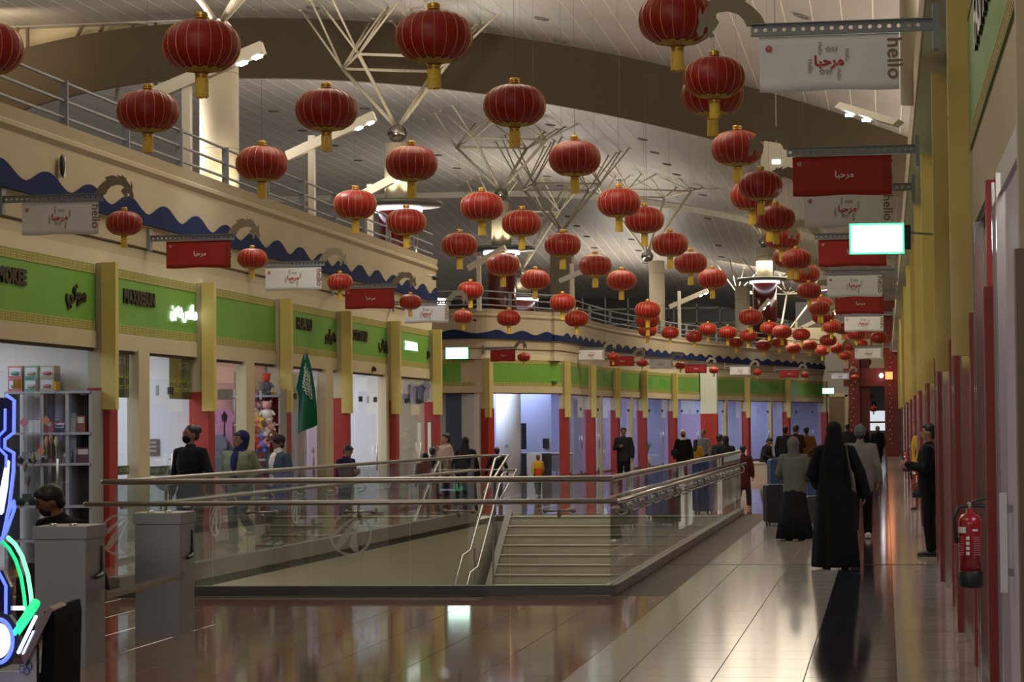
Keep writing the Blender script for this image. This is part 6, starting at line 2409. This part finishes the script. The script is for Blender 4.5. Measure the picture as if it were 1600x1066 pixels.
# corner shop: row of hanging clothes on a curved rail
for k in range(9):
    px = 633 + k * 4.2
    garment(px, 596 + 8 * math.sin(PI * k / 8), 5, .8, .15, .38, cloth('gar%d' % (k % 4), ((.25, .25, .28), (.40, .38, .40), (.12, .12, .15), (.30, .22, .24))[k % 4]), 'small garment in the curved hanging row of the corner shop').__setitem__('group', 'hanging row in the corner shop')
e = empty('wooden_picture', at_y(671, 690, LY[5] - .3), label='tall wooden framed panel by the corner shop window', cat='panel')
MB().box((-.06, 0, -.5), (.06, .05, .45)).obj('frame', WOODM, e)
MB().box((-.035, -.01, -.45), (.035, 0, .40)).obj('inlay', WHITEM, e)
# two red paper lamps glowing inside
for px, py, d in ((663, 602, 47.5), (592, 606, 43.0)):
    p = at_d(px, py, d)
    e = empty('small_red_lamp', (XG - 1.0, p.y, 2.62), label='small glowing red lamp inside the ' + ('corner' if px > 600 else 'bright white') + ' shop', cat='lamp')
    MB().ell((0, 0, 0), (.10, .10, .08), 12, 8).obj('shade', mat('glow_red', (.8, .1, .05), .5, emit=(1, .12, .06), es=2.2), e, True)
    MB().bar((0, 0, .07), (0, 0, .38), .006).obj('cord', BLACK, e)

# ================================================================== BACK SHOPS (desks, cases, door)
p = at_d(728, 700, 70.0)
bdz = empty('door_1', (p.x, 69.50, 0), kind='structure')
MB().box((-.72, .0, 0), (-.05, .05, 2.66)).obj('leaf', mat('door_blue', (.05, .08, .19), .5), bdz)
MB().box((.0, .0, 0), (.55, .04, 2.66)).obj('side_panel', mat('frost_panel', (.40, .46, .52), .4), bdz)
p = at_d(790, 700, 73.8)
e = empty('drum_column', (p.x + .1, p.y, 0), label='thick white round column inside the back shop window', cat='column')
MB().lathe([(.40, 0), (.40, 3.02)], 28).obj('shaft', mat('white_round', (.72, .74, .80), .5), e, True)
MB().lathe([(.43, 0), (.43, .12), (.40, .14)], 28).obj('base', STEEL, e, True)
MB().bar((-.0, -.405, 1.02), (-.0, -.41, 1.02), .06, 16).obj('round_sticker', mat('sticker_green', (.12, .3, .2), .5), e)
DESK = mat('desk_grey', (.22, .24, .32), .5)


def desk(px, d, label, w_=1.4):
    p = at_d(px, 740, d)
    e = empty('desk', (p.x, p.y, 0), .3, label=label, cat='desk')
    MB().box((-w_ / 2, -.35, .74), (w_ / 2, .35, .78)).obj('desk_top', mat('desk_top', (.5, .52, .6), .4), e)
    MB().box((-w_ / 2, -.33, .2), (w_ / 2, -.30, .74)).obj('front_panel', DESK, e)
    for sx in (-1, 1):
        for sy_ in (-1, 1):
            MB().bar((sx * (w_ / 2 - .05), sy_ * .3, 0), (sx * (w_ / 2 - .05), sy_ * .3, .74), .02).obj('leg', STEEL, e)
    return e


desk(842, 76, 'grey office desk inside the back shop beside the white column')
desk(860, 74.8, 'second grey office desk near the corner of the back shop')
desk(958, 90, 'grey desk behind the curved shop window with the wide pane')
for px, d, c, lab in ((822, 73.0, (.02, .035, .035), 'dark case standing in the back shop window'), (835, 72.6, (.55, .56, .6), 'white suitcase standing in the back shop window'), (850, 72.8, (.03, .03, .04), 'black case standing in the back shop window')):
    suitcase(px, 745, d + .9, .46, .25, .78, cloth('case%d' % px, c, .5), lab, handle=False)
for k, (px, d) in enumerate(((812, 75.5), (845, 77.5))):
    p = at_d(px, 700, d)
    e = empty('office_monitor', (p.x, p.y, .78 if k else 0), label='dark %s in the back shop beside the white column' % ('monitor on the desk' if k else 'tall stand'), cat='monitor')
    if k:
        MB().box((-.28, 0, .12), (.28, .03, .45)).obj('screen', BLACK, e)
        MB().bar((0, .02, 0), (0, .02, .15), .02).obj('stand', BLACK, e)
    else:
        MB().box((-.22, 0, .9), (.22, .06, 1.75)).obj('screen', BLACK, e)
        MB().bar((0, .03, 0), (0, .03, .9), .03).obj('stand', BLACK, e)
for px, d in ((905, 80), (1010, 92)):
    p = at_d(px, 725, d)
    e = empty('potted_plant', (p.x, p.y, 0), label='small green potted plant behind the ' + ('first' if px < 950 else 'wide') + ' curved shop window', cat='plant')
    MB().lathe([(.14, 0), (.18, .35), (.16, .36)], 14).obj('pot', WHITEM, e, True)
    lf = MB()
    for k in range(18):
        a = k * 2.4
        rr = .12 + .02 * (k % 5)
        lf.tube([(0, 0, .35), (rr * .6 * math.cos(a), rr * .6 * math.sin(a), .7 + .02 * (k % 7)), (rr * 1.5 * math.cos(a), rr * 1.5 * math.sin(a), .85 + .03 * (k % 6))], [(.012, .004), (.022, .004), (.004, .003)], 4)
    lf.obj('leaves', mat('leaf_green', (.08, .2, .06), .5), e)
# ceiling light strips in the back shops
for px, py, d in ((826, 627, 73.5), (850, 631, 74.5), (779, 633, 73)):
    p = at_d(px, py, d)
    e = empty('ceiling_strip_light', (p.x, p.y, 3.0), .3, label='white strip light on the back shop ceiling, %s' % {826: 'longest one', 850: 'beside the corner post', 779: 'near the blue door'}[px], cat='ceiling light')
    MB().box((-.9, -.06, -.02), (.9, .06, .02)).obj('housing', WHITEM, e)
    MB().box((-.88, -.05, -.03), (.88, .05, -.02)).obj('tube', LEDW, e)

# ================================================================== RED GATE AND FAR CORRIDOR
GR = mat('gate_red', (.15, .014, .010), .4, var=.08, scale=2)
GR2 = mat('gate_dark_red', (.13, .010, .010), .4)
gd = 112.0


def gp(px, py, d=gd):
    return at_d(px, py, d)


g0 = gp(1362, 700)
g0.z = 0
gate = empty('red_gate', g0, label='tall red wooden gate with gold studs across the end of the walkway', cat='gate')


def gbox(x0, x1, y0, y1, t0, t1, m_, nm, par=gate):
    a, b = gp(x0, y1) - g0, gp(x1, y0) - g0
    za = a.z
    return MB().box((a.x, t0, za if y1 < 735 else 0), (b.x, t1, b.z)).obj(nm, m_, par)


pl1 = gbox(1328, 1341, 440, 740, -.4, .4, GR, 'pillar')
pl2 = gbox(1384, 1402, 470, 740, -.4, .4, GR, 'pillar')
gbox(1337, 1358, 560, 740, .1, .5, GR2, 'door_leaf')
gbox(1318, 1408, 575, 604, -.2, .3, GR, 'lintel_beam')
gbox(1318, 1408, 545, 560, -.3, .3, GR2, 'lintel_beam')
gbox(1318, 1410, 505, 530, -.35, .3, GR, 'lintel_beam')
gbox(1312, 1412, 480, 492, -.6, .4, GR2, 'eave')
for x in (1330, 1360, 1395):
    gbox(x, x + 3, 530, 545, -.25, .2, GR, 'strut')
for x, par in ((1331, pl1), (1391, pl2)):
    st_ = MB()
    for k in range(18):
        c = gp(x + (k % 2) * 1.5, 560 + k * 6) - g0
        st_.lathe([(.05, 0), (.035, .03), (0, .04)], 8, close=False)
    st_ = MB()
    for k in range(20):
        c = gp(x - .5 + (k % 2) * 3.0, 560 + k * 7) - g0
        st_.ell((c.x, -.42, c.z), (.034, .03, .034), 8, 5)
    st_.obj('gold_studs', GOLD, par, True)
lampc = gp(1389, 587, 111.3)
e = empty('wall_lantern_lamp', lampc, label='glowing orange square lamp on the red gate', cat='lamp')
MB().box((-.17, 0, -.18), (.17, .12, .18)).obj('shade', mat('lamp_orange', (1, .4, .15), .5, emit=(1.0, .33, .10), es=1.3), e)
MB().box((-.19, -.01, .18), (.19, .14, .22)).obj('top_cap', GR2, e)
MB().box((-.19, -.01, -.22), (.19, .14, -.18)).obj('bottom_cap', GR2, e)
e = empty('gate_spotlight', gp(1377, 587, 111.4), label='small bright white spotlight on the red gate', cat='lamp')
MB().ell((0, 0, 0), (.09, .05, .11), 12, 8).obj('lens', LED, e, True)
MB().bar((0, .05, 0), (0, .5, .1), .03).obj('arm', BLACK, e)
l = bpy.data.lights.new('gate_lamp', 'POINT')
l.energy, l.color, l.shadow_soft_size = 9, (1, .35, .15), .2
o = bpy.data.objects.new('gate_lamp', l)
COL.objects.link(o)
o.location = lampc + Vector((0, -.5, 0))
# corridor end beyond the gate: grey sign wall, bright shop below
cw = empty('wall_end', kind='structure')
a, b = at_d(1300, 740, 135), at_d(1420, 470, 135)
MB().box((a.x - 2, a.y, 0), (b.x + 1, a.y + .2, b.z)).obj('end_wall', mat('end_grey', (.30, .29, .28), .7), cw)
a, b = at_d(1358, 736, 130), at_d(1384, 642, 130)
e = empty('bright_shopfront', ((a.x + b.x) / 2, a.y, 0), label='bright white lit shop front seen through the red gate', cat='shop front')
wx = (b.x - a.x) / 2 + .3
MB().box((-wx, 0, 1.2), (wx, .05, b.z)).obj('lit_panel', mat('lit_shop', (.8, .85, .9), .5, emit=(.85, .92, 1.0), es=.75), e)
MB().box((-wx, -.02, 0), (wx, .05, 1.2)).obj('counter', mat('counter_grey', (.28, .30, .36), .5), e)
MB().box((-wx, -.04, 1.62), (wx, .0, 1.72)).obj('red_band', REDP, e)
s_ = at_d(1365, 622, 129)
e = empty('corridor_sign', s_, label='grey hanging sign board with dark lettering above the bright shop', cat='sign')
MB().box((-1.0, 0, -.72), (.8, .06, .75)).obj('board', mat('sign_grey', (.34, .33, .32), .6), e)
for x_ in (-.7, .5):
    MB().bar((x_, .03, .75), (x_, .03, 2.2), .015).obj('hanging_rod', GRAYM, e)
text('lettering', 'afe', .42, Matrix(((1, 0, 0, -.22), (0, 0, -1, -.01), (0, 1, 0, .10), (0, 0, 0, 1))), LETTER, e, extrude=.01)
text('lettering', 'an', .60, Matrix(((1, 0, 0, -.12), (0, 0, -1, -.01), (0, 1, 0, -.32), (0, 0, 0, 1))), LETTER, e, extrude=.01, bold=.01)
lantern(1365, 639, 118, .42, 'small red lantern hanging inside the red gate opening', None, ztop=5)
# passage between the curved wall and the gate: beige door panel and wall
a, b = at_d(1297, 735, 118), at_d(1320, 620, 118)
e = empty('door_2', ((a.x + b.x) / 2, a.y, 0), kind='structure')
wx = (b.x - a.x) / 2
MB().box((-wx, 0, 0), (wx, .08, b.z)).obj('leaf', mat('door_brown', (.20, .14, .085), .6), e)
MB().box((-wx - .15, -.03, 0), (-wx, .1, b.z + .1)).obj('frame', CREAM, e)
MB().box((wx, -.03, 0), (wx + .15, .1, b.z + .1)).obj('frame', CREAM, e)
MB().box((-wx - .15, -.03, b.z), (wx + .15, .1, b.z + .2)).obj('frame', CREAM, e)
pw = empty('wall_passage', kind='structure')
a, b = at_d(1284, 735, 119), at_d(1330, 520, 119)
MB().box((a.x - .5, a.y + .2, 0), (b.x + .3, a.y + .4, 5.3)).obj('passage_wall', mat('passage_grey', (.40, .38, .34), .7), pw)
# upper room behind the crowd of lanterns
a, b = at_d(1216, 560, 128), at_d(1330, 512, 128)
uw = empty('wall_upper_room', kind='structure')
MB().box((a.x, a.y, 4.2), (b.x + 3, a.y + .3, b.z)).obj('upper_room_wall', FASCIA, uw)
MB().box((-2.0, 118.5, 4.06), (3.4, 150, 4.2)).obj('upper_slab', PLINTH, uw)
# near right door: white pull handle on the lilac glass door
p = at_d(1568, 845, 11.6)
e = empty('door_pull', p, label='long white pull handle on the lilac glass door by the extinguisher', cat='handle')
MB().box((-.018, -.02, -.26), (.018, .01, .24)).obj('grip', mat('white_enamel', (.72, .74, .80), .3), e)
for z in (-.16, .16):
    MB().box((-.012, 0, z - .02), (.10, .03, z + .02)).obj('standoff', STEEL, e)
